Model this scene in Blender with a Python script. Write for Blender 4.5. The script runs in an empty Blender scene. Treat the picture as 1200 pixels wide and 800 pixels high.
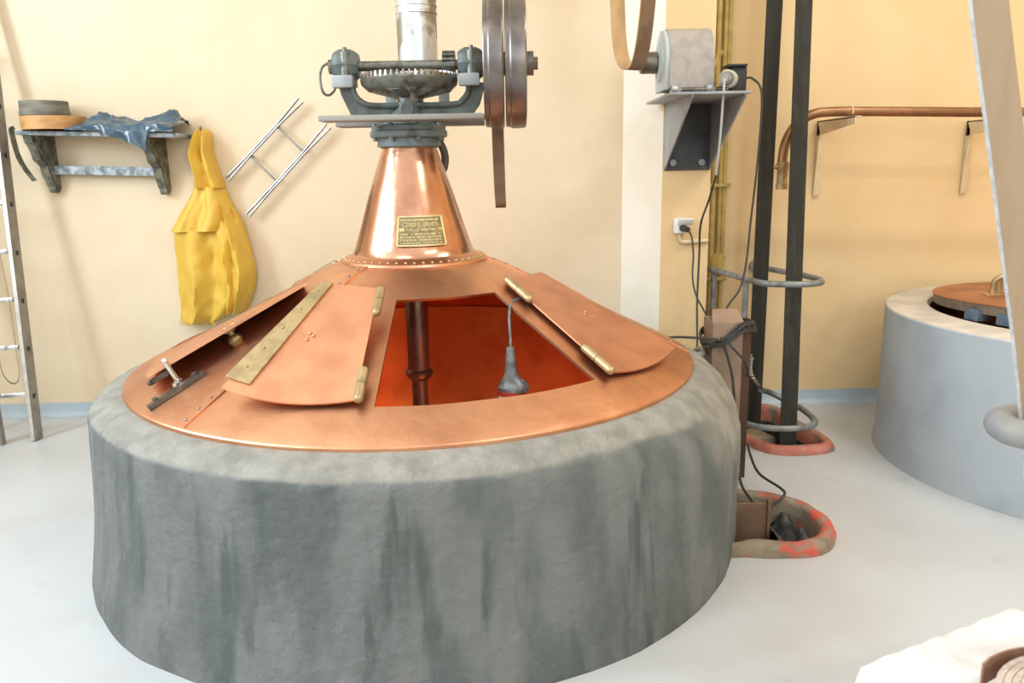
import bpy, bmesh, math, random
from mathutils import Vector, Matrix, noise
V = Vector
PI = math.pi
random.seed(7)
SC = bpy.context.scene
COL = SC.collection

# ------------------------------------------------------------------ camera
CAM_H, TILT, ROLL = 1.5, 0.2212, -0.018
cd = bpy.data.cameras.new('camera')
cam = bpy.data.objects.new('camera', cd)
COL.objects.link(cam)
R0, U0, F0 = V((1, 0, 0)), V((0, math.sin(TILT), math.cos(TILT))), V((0, math.cos(TILT), -math.sin(TILT)))
cr = R0 * math.cos(ROLL) + U0 * math.sin(ROLL)
cu = U0 * math.cos(ROLL) - R0 * math.sin(ROLL)
m4 = Matrix((cr, cu, -F0)).transposed().to_4x4()
m4.translation = V((0, 0, CAM_H))
cam.matrix_world = m4
cd.sensor_width = 36
cd.lens = 36 * 930 / 1200
cd.clip_start = 0.05
cd.dof.use_dof = True
cd.dof.focus_distance = 3.1
cd.dof.aperture_fstop = 4.0
SC.camera = cam

# ------------------------------------------------------------------ exposure, sky, window light
SC.view_settings.view_transform = 'Standard'
SC.view_settings.look = 'None'
SC.view_settings.gamma = 1
SC.view_settings.exposure = -0.98
w = bpy.data.worlds.new('sky')
SC.world = w
w.use_nodes = True
wn = w.node_tree.nodes
bg = wn['Background']
bg.inputs['Color'].default_value = (0.78, 0.88, 1.0, 1)
bg.inputs['Strength'].default_value = 2.0


def area(name, loc, target, sx, sy, power, col):
    l = bpy.data.lights.new(name, 'AREA')
    l.shape = 'RECTANGLE'
    l.size, l.size_y, l.energy, l.color = sx, sy, power, col
    o = bpy.data.objects.new(name, l)
    COL.objects.link(o)
    o.location = loc
    d = V(target) - V(loc)
    o.rotation_euler = d.to_track_quat('-Z', 'Y').to_euler()
    return o


XL, XR, YF, YB, ZC = -4.3, 5.2, -3.6, 4.78, 5.0
WIN_L = [(-1.0, 0.2), (1.3, 2.5)]          # y ranges of the windows in the left wall
WIN_F = [(-3.6, -1.8), (-0.9, 0.9), (1.8, 3.6)]   # x ranges of the windows behind the camera
WZ0, WZ1 = 2.0, 4.6
DAY = (0.73, 0.87, 1.0)
for y0, y1 in WIN_L:
    area('window_daylight', (XL + 0.02, (y0 + y1) / 2, (WZ0 + WZ1) / 2), (XL + 1, (y0 + y1) / 2, (WZ0 + WZ1) / 2), y1 - y0, WZ1 - WZ0, 430 if y0 > 1 else 170, DAY)
for x0, x1 in WIN_F:
    area('window_daylight', ((x0 + x1) / 2, YF + 0.02, (WZ0 + WZ1) / 2), ((x0 + x1) / 2, YF + 1, (WZ0 + WZ1) / 2), x1 - x0, WZ1 - WZ0, 75 if x0 < 0 else 200, DAY)
for lx, ly, p in ((2.9, 2.6, 130), (2.6, 0.2, 110), (-1.2, 1.2, 50)):  # unseen ceiling lamps added as fill light
    area('added_ceiling_fill', (lx, ly, ZC - 0.16), (lx, ly, 0), 1.2, 0.25, p, (1.0, 0.96, 0.90))


# ------------------------------------------------------------------ materials
def nd(nt, t, **kw):
    n = nt.nodes.new(t)
    for k, v in kw.items():
        setattr(n, k, v)
    return n


MATS = {}


def mat(name, col, rough=0.6, metal=0.0, col2=None, scale=6.0, stretch=(1, 1, 1), lo=0.4, hi=0.65, bump=0.0, bscale=None,
        rvar=0.0, col3=None, scale3=40.0, lo3=0.55, hi3=0.7, stretch3=(1, 1, 1), detail=4, sheen=0.0, trans=0.0, spec=0.5, bdist=0.01):
    m = bpy.data.materials.new(name)
    m.use_nodes = True
    nt = m.node_tree
    b = nt.nodes['Principled BSDF']
    b.inputs['Base Color'].default_value = (*col, 1)
    b.inputs['Roughness'].default_value = rough
    b.inputs['Metallic'].default_value = metal
    b.inputs['Specular IOR Level'].default_value = spec
    if trans:
        b.inputs['Transmission Weight'].default_value = trans
    tc = nd(nt, 'ShaderNodeTexCoord')

    def noisetex(sc, st, det):
        mp = nd(nt, 'ShaderNodeMapping')
        mp.inputs['Scale'].default_value = st
        nt.links.new(tc.outputs['Object'], mp.inputs[0])
        n = nd(nt, 'ShaderNodeTexNoise')
        n.inputs['Scale'].default_value = sc
        n.inputs['Detail'].default_value = det
        nt.links.new(mp.outputs[0], n.inputs['Vector'])
        return n

    def ramp(n, a, c):
        r = nd(nt, 'ShaderNodeMapRange')
        r.inputs[1].default_value = a
        r.inputs[2].default_value = c
        r.interpolation_type = 'SMOOTHSTEP'
        nt.links.new(n.outputs['Fac'], r.inputs[0])
        return r
    cur = None
    if col2:
        n = noisetex(scale, stretch, detail)
        r = ramp(n, lo, hi)
        mx = nd(nt, 'ShaderNodeMix', data_type='RGBA')
        mx.inputs[6].default_value = (*col, 1)
        mx.inputs[7].default_value = (*col2, 1)
        nt.links.new(r.outputs[0], mx.inputs[0])
        cur = mx.outputs[2]
        if rvar:
            rr = nd(nt, 'ShaderNodeMapRange')
            rr.inputs[3].default_value = rough - rvar
            rr.inputs[4].default_value = rough + rvar
            nt.links.new(n.outputs['Fac'], rr.inputs[0])
            nt.links.new(rr.outputs[0], b.inputs['Roughness'])
    if col3:
        n3 = noisetex(scale3, stretch3, detail)
        r3 = ramp(n3, lo3, hi3)
        mx3 = nd(nt, 'ShaderNodeMix', data_type='RGBA')
        mx3.inputs[6].default_value = (*col, 1)
        if cur:
            nt.links.new(cur, mx3.inputs[6])
        mx3.inputs[7].default_value = (*col3, 1)
        nt.links.new(r3.outputs[0], mx3.inputs[0])
        cur = mx3.outputs[2]
    if cur:
        nt.links.new(cur, b.inputs['Base Color'])
    if bump:
        nb = noisetex(bscale or scale * 3, (1, 1, 1), 5)
        bp = nd(nt, 'ShaderNodeBump')
        bp.inputs['Strength'].default_value = bump
        bp.inputs['Distance'].default_value = bdist
        nt.links.new(nb.outputs['Fac'], bp.inputs['Height'])
        nt.links.new(bp.outputs['Normal'], b.inputs['Normal'])
    MATS[name] = m
    return m


M_WALL = mat('cream_plaster', (0.775, 0.635, 0.45), 0.85, col2=(0.745, 0.595, 0.40), scale=1.3, bump=0.5, bscale=7, bdist=0.016, col3=(0.70, 0.54, 0.34), scale3=0.9, lo3=0.62, hi3=0.85)
M_OCHREWALL = mat('ochre_plaster', (0.79, 0.58, 0.32), 0.85, col2=(0.76, 0.545, 0.285), scale=1.5, bump=0.4, bscale=8, bdist=0.014, col3=(0.68, 0.46, 0.23), scale3=1.0, lo3=0.62, hi3=0.85)
M_FLANKLIT = mat('window_lit_plaster', (0.88, 0.82, 0.70), 0.8, col2=(0.82, 0.74, 0.60), scale=2, bump=0.25, bscale=10)
M_CEIL = mat('ceiling_paint', (0.85, 0.80, 0.70), 0.9)
M_FLOOR = mat('grey_floor_paint', (0.56, 0.58, 0.595), 0.42, col2=(0.52, 0.53, 0.54), scale=1.6, col3=(0.46, 0.46, 0.45), scale3=3.5, lo3=0.62, hi3=0.8, bump=0.08, bscale=60, bdist=0.003)
M_BASE = mat('blue_grey_skirting_paint', (0.42, 0.50, 0.56), 0.45, col2=(0.50, 0.56, 0.60), scale=5)
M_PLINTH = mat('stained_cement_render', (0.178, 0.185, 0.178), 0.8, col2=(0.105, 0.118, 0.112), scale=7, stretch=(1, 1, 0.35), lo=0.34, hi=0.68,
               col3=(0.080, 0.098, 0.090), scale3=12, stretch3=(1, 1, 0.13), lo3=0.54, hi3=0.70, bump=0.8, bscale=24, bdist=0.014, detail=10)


def add_lit_collar(m, light, dark):
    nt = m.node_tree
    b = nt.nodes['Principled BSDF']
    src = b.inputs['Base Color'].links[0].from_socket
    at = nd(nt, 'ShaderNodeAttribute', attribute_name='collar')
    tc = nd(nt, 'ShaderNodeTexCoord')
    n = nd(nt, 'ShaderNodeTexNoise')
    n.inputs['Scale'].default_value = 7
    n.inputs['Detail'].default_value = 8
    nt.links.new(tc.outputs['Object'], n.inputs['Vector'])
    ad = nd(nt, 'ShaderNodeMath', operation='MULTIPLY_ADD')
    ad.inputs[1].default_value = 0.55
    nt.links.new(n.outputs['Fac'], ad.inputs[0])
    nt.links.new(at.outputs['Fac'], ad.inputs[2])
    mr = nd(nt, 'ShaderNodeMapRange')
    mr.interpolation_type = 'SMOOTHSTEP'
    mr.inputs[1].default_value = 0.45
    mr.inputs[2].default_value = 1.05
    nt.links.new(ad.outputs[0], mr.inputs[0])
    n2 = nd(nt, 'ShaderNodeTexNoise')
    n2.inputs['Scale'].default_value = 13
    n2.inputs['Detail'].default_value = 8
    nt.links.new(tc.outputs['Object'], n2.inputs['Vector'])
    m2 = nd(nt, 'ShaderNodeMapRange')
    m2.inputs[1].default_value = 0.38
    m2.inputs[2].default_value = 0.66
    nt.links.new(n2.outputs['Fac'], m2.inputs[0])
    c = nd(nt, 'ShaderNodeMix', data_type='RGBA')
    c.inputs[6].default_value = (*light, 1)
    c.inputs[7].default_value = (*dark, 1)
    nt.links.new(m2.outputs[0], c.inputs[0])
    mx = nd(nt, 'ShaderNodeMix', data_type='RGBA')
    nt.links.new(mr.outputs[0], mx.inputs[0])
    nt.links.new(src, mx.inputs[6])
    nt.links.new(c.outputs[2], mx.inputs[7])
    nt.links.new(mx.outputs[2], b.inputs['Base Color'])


add_lit_collar(M_PLINTH, (0.31, 0.30, 0.265), (0.215, 0.21, 0.185))
M_VAT = mat('smooth_grey_cement', (0.40, 0.43, 0.45), 0.75, col2=(0.33, 0.36, 0.38), scale=3, bump=0.2, bscale=40, bdist=0.004)
M_STONE = mat('pale_stone', (0.62, 0.55, 0.46), 0.8, col2=(0.5, 0.45, 0.38), scale=7, bump=0.2, bscale=40)
COPPER, COPPER2 = (0.77, 0.415, 0.25), (0.56, 0.27, 0.155)
M_COPPER = mat('brushed_copper', COPPER, 0.40, 1.0, col2=COPPER2, scale=4, lo=0.35, hi=0.7, rvar=0.12, bump=0.12, bscale=16, bdist=0.02, detail=6)
M_COPPERLEAF = mat('matt_copper_sheet', (0.69, 0.345, 0.20), 0.50, 0.9, col2=(0.53, 0.24, 0.135), scale=6, lo=0.38, hi=0.75, rvar=0.08, bump=0.05, bscale=30, bdist=0.01, detail=7)
M_COPPERCONE = mat('hammered_copper', (0.72, 0.40, 0.27), 0.22, 1.0, col2=(0.56, 0.29, 0.19), scale=5, rvar=0.07, bump=0.12, bscale=7, bdist=0.03)
M_COPPERIN = mat('copper_lining', (0.80, 0.22, 0.055), 0.38, 1.0, col2=(0.66, 0.15, 0.035), scale=4, rvar=0.06)
M_PIPECU = mat('copper_pipe', (0.34, 0.175, 0.085), 0.42, 0.8, col2=(0.25, 0.13, 0.065), scale=9)
M_BRASS = mat('old_brass', (0.50, 0.375, 0.205), 0.5, 0.8, col2=(0.36, 0.28, 0.15), scale=18, rvar=0.1)
M_KNOB = mat('dark_old_brass', (0.27, 0.20, 0.095), 0.38, 0.9, col2=(0.18, 0.135, 0.065), scale=25)
M_PLATE = mat('brass_name_plate', (0.30, 0.24, 0.12), 0.5, 0.7, col2=(0.2, 0.17, 0.09), scale=60)
M_PLATEHI = mat('brass_raised', (0.62, 0.50, 0.26), 0.42, 0.8)
M_IRON = mat('grey_green_machine_paint', (0.115, 0.135, 0.125), 0.45, 0.15, col2=(0.07, 0.08, 0.072), scale=14, bump=0.15, bscale=50)
M_IRONBLUE = mat('blue_grey_cast_iron', (0.16, 0.195, 0.20), 0.5, 0.2, col2=(0.08, 0.09, 0.08), scale=18, lo=0.5, hi=0.7, bump=0.15, bscale=60)
M_GEAR = mat('greasy_gear_iron', (0.20, 0.20, 0.17), 0.42, 0.6, col2=(0.09, 0.085, 0.065), scale=26, lo=0.4, hi=0.7)
M_STEEL = mat('bare_steel', (0.42, 0.40, 0.37), 0.32, 0.95, col2=(0.27, 0.25, 0.23), scale=12, rvar=0.08)
M_PULLEY = mat('worn_pulley_steel', (0.24, 0.215, 0.20), 0.36, 0.9, col2=(0.16, 0.14, 0.13), scale=9, rvar=0.06)
M_DARKSTEEL = mat('dark_steel', (0.12, 0.105, 0.09), 0.45, 0.7, col2=(0.2, 0.18, 0.15), scale=20)
M_ZINC = mat('zinc_duct', (0.62, 0.62, 0.60), 0.42, 0.75, col2=(0.30, 0.27, 0.22), scale=6, lo=0.5, hi=0.56, rvar=0.1)
M_ALU = mat('aluminium', (0.72, 0.73, 0.72), 0.38, 0.8, col2=(0.6, 0.6, 0.58), scale=20)
M_ALUFACE = mat('grey_brown_aluminium', (0.34, 0.31, 0.27), 0.6, 0.3, col2=(0.27, 0.24, 0.21), scale=14)
M_CHROME = mat('bright_steel', (0.78, 0.78, 0.76), 0.2, 1.0)
M_RACK = mat('dull_steel_rod', (0.36, 0.37, 0.36), 0.34, 0.9, col2=(0.25, 0.25, 0.24), scale=9)
M_PLANK = mat('pale_painted_board', (0.29, 0.275, 0.245), 0.65, col2=(0.22, 0.20, 0.18), scale=6, stretch=(0.2, 1, 1))
M_LEATHER = mat('brown_leather_belt', (0.19, 0.12, 0.07), 0.6, col2=(0.14, 0.085, 0.05), scale=9, bump=0.1, bscale=60)
M_LEATHERIN = mat('tan_leather_belt', (0.62, 0.42, 0.22), 0.7, col2=(0.5, 0.33, 0.17), scale=9)
M_LEATHERFG = mat('pale_leather_belt', (0.40, 0.29, 0.185), 0.6, col2=(0.33, 0.235, 0.145), scale=10, stretch=(1, 1, 0.15), col3=(0.36, 0.24, 0.15), scale3=30, stretch3=(1, 1, 0.05), lo3=0.62, hi3=0.8)
M_BELTEDGE = mat('frayed_belt_edge', (0.52, 0.53, 0.54), 0.9, col2=(0.40, 0.40, 0.41), scale=60)
M_RUBBER = mat('dark_balata_belt', (0.034, 0.032, 0.025), 0.8, spec=0.25, col2=(0.048, 0.044, 0.034), scale=30, stretch=(1, 1, 0.04), bump=0.1, bscale=90)
M_YELLOW = mat('yellow_oilskin', (0.74, 0.47, 0.065), 0.5, col2=(0.69, 0.42, 0.05), scale=9, bump=0.3, bscale=16, bdist=0.012)
M_SHELFWOOD = mat('flaking_dark_green_paint', (0.085, 0.085, 0.065), 0.6, col2=(0.20, 0.19, 0.13), scale=22, col3=(0.30, 0.36, 0.36), scale3=30, lo3=0.60, hi3=0.72)
M_SHELFBAR = mat('flaking_blue_grey_paint', (0.34, 0.38, 0.40), 0.55, col2=(0.15, 0.18, 0.18), scale=30, col3=(0.50, 0.54, 0.58), scale3=20, lo3=0.5, hi3=0.6)
M_SIEVEWOOD = mat('bent_orange_wood', (0.62, 0.33, 0.12), 0.55, col2=(0.45, 0.22, 0.08), scale=6, stretch=(1, 1, 3))
M_SIEVEGREY = mat('weathered_grey_wood', (0.23, 0.21, 0.17), 0.75, col2=(0.14, 0.13, 0.10), scale=9, stretch=(1, 1, 4))
M_BLUESHEET = mat('blue_plastic_sheet', (0.035, 0.075, 0.115), 0.22, col2=(0.065, 0.115, 0.16), scale=14, spec=0.7)
M_GREYPAINT = mat('grey_enamel', (0.36, 0.38, 0.39), 0.5, col2=(0.29, 0.30, 0.31), scale=10)
M_BRACKSHADE = mat('shaded_bracket_inside', (0.035, 0.036, 0.037), 0.5, col2=(0.06, 0.063, 0.066), scale=8)  # back plate colour darkened for the shade inside the open bracket
M_MOTOR = mat('dusty_motor_casing', (0.43, 0.38, 0.34), 0.6, col2=(0.35, 0.31, 0.28), scale=16, bump=0.1, bscale=80)
M_MOTOREND = mat('pale_blue_motor_end', (0.50, 0.56, 0.57), 0.5)
M_BLACK = mat('black_plastic', (0.022, 0.022, 0.022), 0.5)
M_CABLE = mat('black_rubber_cable', (0.035, 0.035, 0.033), 0.5)
M_GREYCABLE = mat('grey_cable', (0.45, 0.46, 0.45), 0.5)
M_WHITEPL = mat('white_plastic', (0.78, 0.80, 0.80), 0.4)
M_OCHRE = mat('ochre_painted_pipe', (0.55, 0.40, 0.12), 0.5, col2=(0.42, 0.30, 0.09), scale=12)
M_CREAMPIPE = mat('cream_painted_metal', (0.74, 0.60, 0.38), 0.6, col2=(0.64, 0.50, 0.31), scale=10)
M_BOARD = mat('brown_hardboard', (0.33, 0.22, 0.155), 0.7, col2=(0.27, 0.18, 0.125), scale=9, bump=0.08, bscale=60)
M_BOARDDARK = mat('dark_brown_wood', (0.10, 0.042, 0.020), 0.55, col2=(0.06, 0.028, 0.014), scale=14, stretch=(1, 1, 0.2))
M_PANEL = mat('brown_board', (0.23, 0.135, 0.08), 0.65, col2=(0.17, 0.10, 0.06), scale=9)
M_RAIL = mat('worn_grey_pipe', (0.27, 0.29, 0.29), 0.45, 0.3, col2=(0.18, 0.18, 0.17), scale=16, col3=(0.12, 0.10, 0.08), scale3=40, lo3=0.6, hi3=0.7)
M_RAILFG = mat('grey_blue_rail_paint', (0.20, 0.23, 0.255), 0.5, col2=(0.28, 0.26, 0.235), scale=10)
M_CURBRED = mat('worn_red_curb_paint', (0.50, 0.155, 0.105), 0.75, col2=(0.56, 0.22, 0.16), scale=14, col3=(0.28, 0.21, 0.16), scale3=11, lo3=0.54, hi3=0.64, bump=0.4, bscale=40)
M_CURBGREY = mat('bare_curb_with_red_traces', (0.30, 0.235, 0.17), 0.8, col2=(0.22, 0.17, 0.125), scale=16, col3=(0.60, 0.115, 0.075), scale3=9, lo3=0.51, hi3=0.60, bump=0.4, bscale=40)
M_PIT = mat('sooty_pit', (0.03, 0.03, 0.03), 0.8, col2=(0.07, 0.065, 0.06), scale=18, bump=0.6, bscale=25)
M_RUBBLE = mat('sooty_rubble', (0.05, 0.052, 0.055), 0.55, col2=(0.11, 0.105, 0.10), scale=14, bump=0.6, bscale=30)
M_CLOTH = mat('white_paper_sheet', (0.70, 0.70, 0.70), 0.7)
M_COILEDGE = mat('coil_edge', (0.52, 0.44, 0.37), 0.8, col2=(0.38, 0.31, 0.26), scale=40)
M_COILRED = mat('coil_red_brown', (0.26, 0.135, 0.09), 0.7, col2=(0.34, 0.20, 0.14), scale=30)
M_BLUEBLOCK = mat('blue_grey_wood_block', (0.075, 0.115, 0.15), 0.6, col2=(0.11, 0.145, 0.18), scale=12)  # blue grey, colour darkened for the shade under the lid
M_LIDCU = mat('dull_copper_lid', (0.50, 0.22, 0.11), 0.5, 0.75, col2=(0.36, 0.155, 0.08), scale=5)
M_LIDRIM = mat('tarnished_lid_rim', (0.22, 0.175, 0.12), 0.6, 0.4, col2=(0.16, 0.12, 0.085), scale=30)
M_LAMPGREY = mat('clouded_plastic_wrap', (0.11, 0.115, 0.115), 0.28, col2=(0.24, 0.25, 0.25), scale=30)
M_RED = mat('red_plastic', (0.5, 0.06, 0.04), 0.4)
M_DRUM = mat('dark_hose', (0.08, 0.075, 0.06), 0.5)
M_SHADE = mat('lamp_diffuser_off', (0.9, 0.88, 0.8), 0.5)


# ------------------------------------------------------------------ helpers
ORG = {}


def empty(name, label, cat, loc=(0, 0, 0), group=None):
    o = bpy.data.objects.new(name, None)
    COL.objects.link(o)
    o.location = loc
    o.empty_display_size = 0.1
    o['label'], o['category'] = label, cat
    if group:
        o['group'] = group
    ORG[o] = V(loc)
    return o


def obj(name, bm, mats, parent=None, loc=None, smooth=True, label=None, cat=None, group=None, kind=None, angle=40):
    org = V(loc) if loc is not None else (ORG[parent] if parent else V((0, 0, 0)))
    bmesh.ops.recalc_face_normals(bm, faces=bm.faces[:])
    for v in bm.verts:
        v.co -= org
    me = bpy.data.meshes.new(name)
    if smooth:
        a = math.radians(angle)
        for e in bm.edges:
            if len(e.link_faces) == 2 and e.calc_face_angle(0) > a:
                e.smooth = False
        for f in bm.faces:
            f.smooth = True
    bm.to_mesh(me)
    bm.free()
    if not isinstance(mats, (list, tuple)):
        mats = [mats]
    for m in mats:
        me.materials.append(m)
    o = bpy.data.objects.new(name, me)
    COL.objects.link(o)
    if parent:
        o.parent = parent
    else:
        o.location = org
    ORG[o] = org
    if label:
        o['label'] = label
    if cat:
        o['category'] = cat
    if group:
        o['group'] = group
    if kind:
        o['kind'] = kind
    return o


def B():
    return bmesh.new()


def box(bm, c, s, rot=None, bev=0.0, mi=0):
    r = bmesh.ops.create_cube(bm, size=1)
    vs = r['verts']
    for v in vs:
        v.co = V((v.co.x * s[0], v.co.y * s[1], v.co.z * s[2]))
    fs = list({f for v in vs for f in v.link_faces})
    if bev:
        es = list({e for v in vs for e in v.link_edges})
        rr = bmesh.ops.bevel(bm, geom=es, offset=bev, segments=2, profile=0.5, affect='EDGES')
        fs = rr['faces']
        seen = set()
        stack = list(rr['verts'])
        vs = []
        while stack:
            v = stack.pop()
            if v in seen:
                continue
            seen.add(v)
            vs.append(v)
            for e in v.link_edges:
                stack.append(e.other_vert(v))
        fs = list({f for v in vs for f in v.link_faces})
    for v in vs:
        if rot is not None:
            v.co = rot @ v.co
        v.co += V(c)
    for f in fs:
        f.material_index = mi
    return vs


def frame_for(d):
    d = d.normalized()
    a = V((0, 0, 1)) if abs(d.z) < 0.9 else V((1, 0, 0))
    x = d.cross(a).normalized()
    return x, d.cross(x).normalized()


def cyl(bm, p0, p1, r0, r1=None, n=20, cap=True, mi=0):
    p0, p1 = V(p0), V(p1)
    r1 = r0 if r1 is None else r1
    x, y = frame_for(p1 - p0)
    rings = []
    for p, r in ((p0, r0), (p1, r1)):
        rings.append([bm.verts.new(p + (x * math.cos(2 * PI * i / n) + y * math.sin(2 * PI * i / n)) * r) for i in range(n)])
    for i in range(n):
        f = bm.faces.new((rings[0][i], rings[0][(i + 1) % n], rings[1][(i + 1) % n], rings[1][i]))
        f.material_index = mi
    if cap:
        for rg in rings:
            bm.faces.new(rg).material_index = mi


def lathe(bm, prof, c=(0, 0, 0), axis='Z', n=48, a0=0.0, a1=2 * PI, mi=0, closed=False):
    """prof = list of (radius, height) along the axis"""
    c = V(c)
    full = abs(a1 - a0 - 2 * PI) < 1e-6
    cnt = n if full else n + 1
    rings = []
    for r, h in prof:
        rg = []
        for i in range(cnt):
            a = a0 + (a1 - a0) * i / n
            if axis == 'Z':
                p = V((r * math.cos(a), r * math.sin(a), h))
            elif axis == 'X':
                p = V((h, r * math.cos(a), r * math.sin(a)))
            else:
                p = V((r * math.cos(a), h, r * math.sin(a)))
            rg.append(bm.verts.new(c + p))
        rings.append(rg)
    seq = list(zip(rings[:-1], rings[1:]))
    if closed:
        seq.append((rings[-1], rings[0]))
    for a, b in seq:
        for i in range(n):
            j = (i + 1) % cnt
            bm.faces.new((a[i], a[j], b[j], b[i])).material_index = mi
    return rings


def disc(bm, ring, mi=0):
    bm.faces.new(ring).material_index = mi


def spline(pts, k=6, closed=False):
    pts = [V(p) for p in pts]
    n = len(pts)
    out = []
    rng = n if closed else n - 1
    for i in range(rng):
        if closed:
            p0, p1, p2, p3 = pts[(i - 1) % n], pts[i], pts[(i + 1) % n], pts[(i + 2) % n]
        else:
            p1, p2 = pts[i], pts[i + 1]
            p0 = pts[i - 1] if i else p1 * 2 - p2
            p3 = pts[i + 2] if i + 2 < n else p2 * 2 - p1
        for j in range(k):
            t = j / k
            out.append(0.5 * ((2 * p1) + (p2 - p0) * t + (2 * p0 - 5 * p1 + 4 * p2 - p3) * t * t + (3 * p1 - p0 - 3 * p2 + p3) * t ** 3))
    if not closed:
        out.append(pts[-1])
    return out


def tube(bm, pts, r, n=10, closed=False, cap=True, mi=0):
    pts = [V(p) for p in pts]
    m = len(pts)
    rings = []
    x = None
    for i, p in enumerate(pts):
        if closed:
            d = pts[(i + 1) % m] - pts[i - 1]
        else:
            d = pts[min(i + 1, m - 1)] - pts[max(i - 1, 0)]
        d.normalize()
        if x is None:
            x, y = frame_for(d)
        else:
            x = (x - d * x.dot(d)).normalized()
        y = d.cross(x)
        rr = r[i] if isinstance(r, (list, tuple)) else r
        rings.append([bm.verts.new(p + (x * math.cos(2 * PI * j / n) + y * math.sin(2 * PI * j / n)) * rr) for j in range(n)])
    rg = list(zip(rings[:-1], rings[1:]))
    if closed:
        rg.append((rings[-1], rings[0]))
    for a, b in rg:
        for j in range(n):
            bm.faces.new((a[j], a[(j + 1) % n], b[(j + 1) % n], b[j])).material_index = mi
    if cap and not closed:
        bm.faces.new(rings[0]).material_index = mi
        bm.faces.new(rings[-1]).material_index = mi


def strip(bm, pts, wdir, width, thick, closed=False, mi=(0, 0, 0)):
    """flat band along pts; wdir = width direction (vector or list); mi = (outer, inner, edge)"""
    pts = [V(p) for p in pts]
    m = len(pts)
    secs = []
    for i, p in enumerate(pts):
        if closed:
            d = pts[(i + 1) % m] - pts[i - 1]
        else:
            d = pts[min(i + 1, m - 1)] - pts[max(i - 1, 0)]
        d.normalize()
        wv = V(wdir[i] if isinstance(wdir, list) else wdir).normalized()
        wv = (wv - d * wv.dot(d)).normalized()
        nrm = d.cross(wv)
        ww = width[i] if isinstance(width, list) else width
        secs.append([bm.verts.new(p + wv * (a * ww / 2) + nrm * (b * thick / 2)) for a, b in ((-1, 1), (1, 1), (1, -1), (-1, -1))])
    rg = list(zip(secs[:-1], secs[1:]))
    if closed:
        rg.append((secs[-1], secs[0]))
    for a, b in rg:
        for j, k in enumerate((mi[0], mi[2], mi[1], mi[2])):
            bm.faces.new((a[j], a[(j + 1) % 4], b[(j + 1) % 4], b[j])).material_index = k
    if not closed:
        bm.faces.new(secs[0]).material_index = mi[2]
        bm.faces.new(secs[-1]).material_index = mi[2]


def prism(bm, poly, axis, a, b, mi=0):
    """extrude a 2D polygon; axis 'X': poly=(y,z), 'Y': poly=(x,z), 'Z': poly=(x,y)"""
    def P(p, t):
        return {'X': V((t, p[0], p[1])), 'Y': V((p[0], t, p[1])), 'Z': V((p[0], p[1], t))}[axis]
    A = [bm.verts.new(P(p, a)) for p in poly]
    Bv = [bm.verts.new(P(p, b)) for p in poly]
    n = len(poly)
    fs = []
    for i in range(n):
        fs.append(bm.faces.new((A[i], A[(i + 1) % n], Bv[(i + 1) % n], Bv[i])))
    fs.append(bm.faces.new(A))
    fs.append(bm.faces.new(Bv))
    for f in fs:
        f.material_index = mi
    return fs


def ball(bm, c, r, sc=(1, 1, 1), n=14, mi=0):
    rr = bmesh.ops.create_uvsphere(bm, u_segments=n, v_segments=max(6, n * 2 // 3), radius=r)
    for v in rr['verts']:
        v.co = V((v.co.x * sc[0], v.co.y * sc[1], v.co.z * sc[2])) + V(c)
    for f in {f for v in rr['verts'] for f in v.link_faces}:
        f.material_index = mi


def grid(bm, fn, nu, nv, mi=0, closeu=False):
    vs = [[bm.verts.new(fn(i / nu, j / nv)) for j in range(nv + 1)] for i in range(nu + (0 if closeu else 1))]
    L = len(vs)
    for i in range(nu):
        for j in range(nv):
            bm.faces.new((vs[i][j], vs[(i + 1) % L][j], vs[(i + 1) % L][j + 1], vs[i][j + 1])).material_index = mi
    return vs


def slab_grid(bm, fn, nu, nv, th, mi=0):
    """grid with thickness th along its normal"""
    e = 1e-3

    def nrm(u, v):
        a = fn(min(u + e, 1), v) - fn(max(u - e, 0), v)
        b = fn(u, min(v + e, 1)) - fn(u, max(v - e, 0))
        return a.cross(b).normalized()
    T = grid(bm, lambda u, v: fn(u, v) + nrm(u, v) * th / 2, nu, nv, mi)
    D = grid(bm, lambda u, v: fn(u, v) - nrm(u, v) * th / 2, nu, nv, mi)
    for i in range(nu):
        bm.faces.new((T[i][0], D[i][0], D[i + 1][0], T[i + 1][0]))
        bm.faces.new((T[i + 1][nv], D[i + 1][nv], D[i][nv], T[i][nv]))
    for j in range(nv):
        bm.faces.new((T[0][j + 1], D[0][j + 1], D[0][j], T[0][j]))
        bm.faces.new((T[nu][j], D[nu][j], D[nu][j + 1], T[nu][j + 1]))


def rz(a):
    return Matrix.Rotation(a, 3, 'Z')


# ------------------------------------------------------------------ room
KX, KY = -0.3985, 3.2887          # axis of the copper kettle


def resample(loop, n=40):
    c = sum((V((*p, 0)) for p in loop), V()) / len(loop)
    sp = spline([(*p, 0) for p in loop], 12, True)
    out = []
    for i in range(n):
        a = 2 * PI * i / n
        d = V((math.cos(a), math.sin(a), 0))
        best = max(sp, key=lambda q: (q - c).normalized().dot(d))
        out.append(c + d * (best - c).length)
    return out, c


CURB1 = [(1.19, 4.28), (1.24, 4.06), (1.30, 3.92), (1.40, 3.862), (1.55, 3.862), (1.675, 3.92), (1.675, 4.10), (1.635, 4.33), (1.60, 4.55), (1.52, 4.66), (1.38, 4.68), (1.24, 4.62), (1.18, 4.45)]
CURB2 = [(0.90, 2.80), (1.032, 2.782), (1.16, 2.80), (1.262, 2.88), (1.30, 3.02), (1.262, 3.19), (1.17, 3.285), (1.06, 3.33), (0.93, 3.36), (0.80, 3.34), (0.74, 3.1), (0.74, 2.87), (0.79, 2.80)]
OUT1, CC1 = resample(CURB1)
OUT2, CC2 = resample(CURB2)


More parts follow.
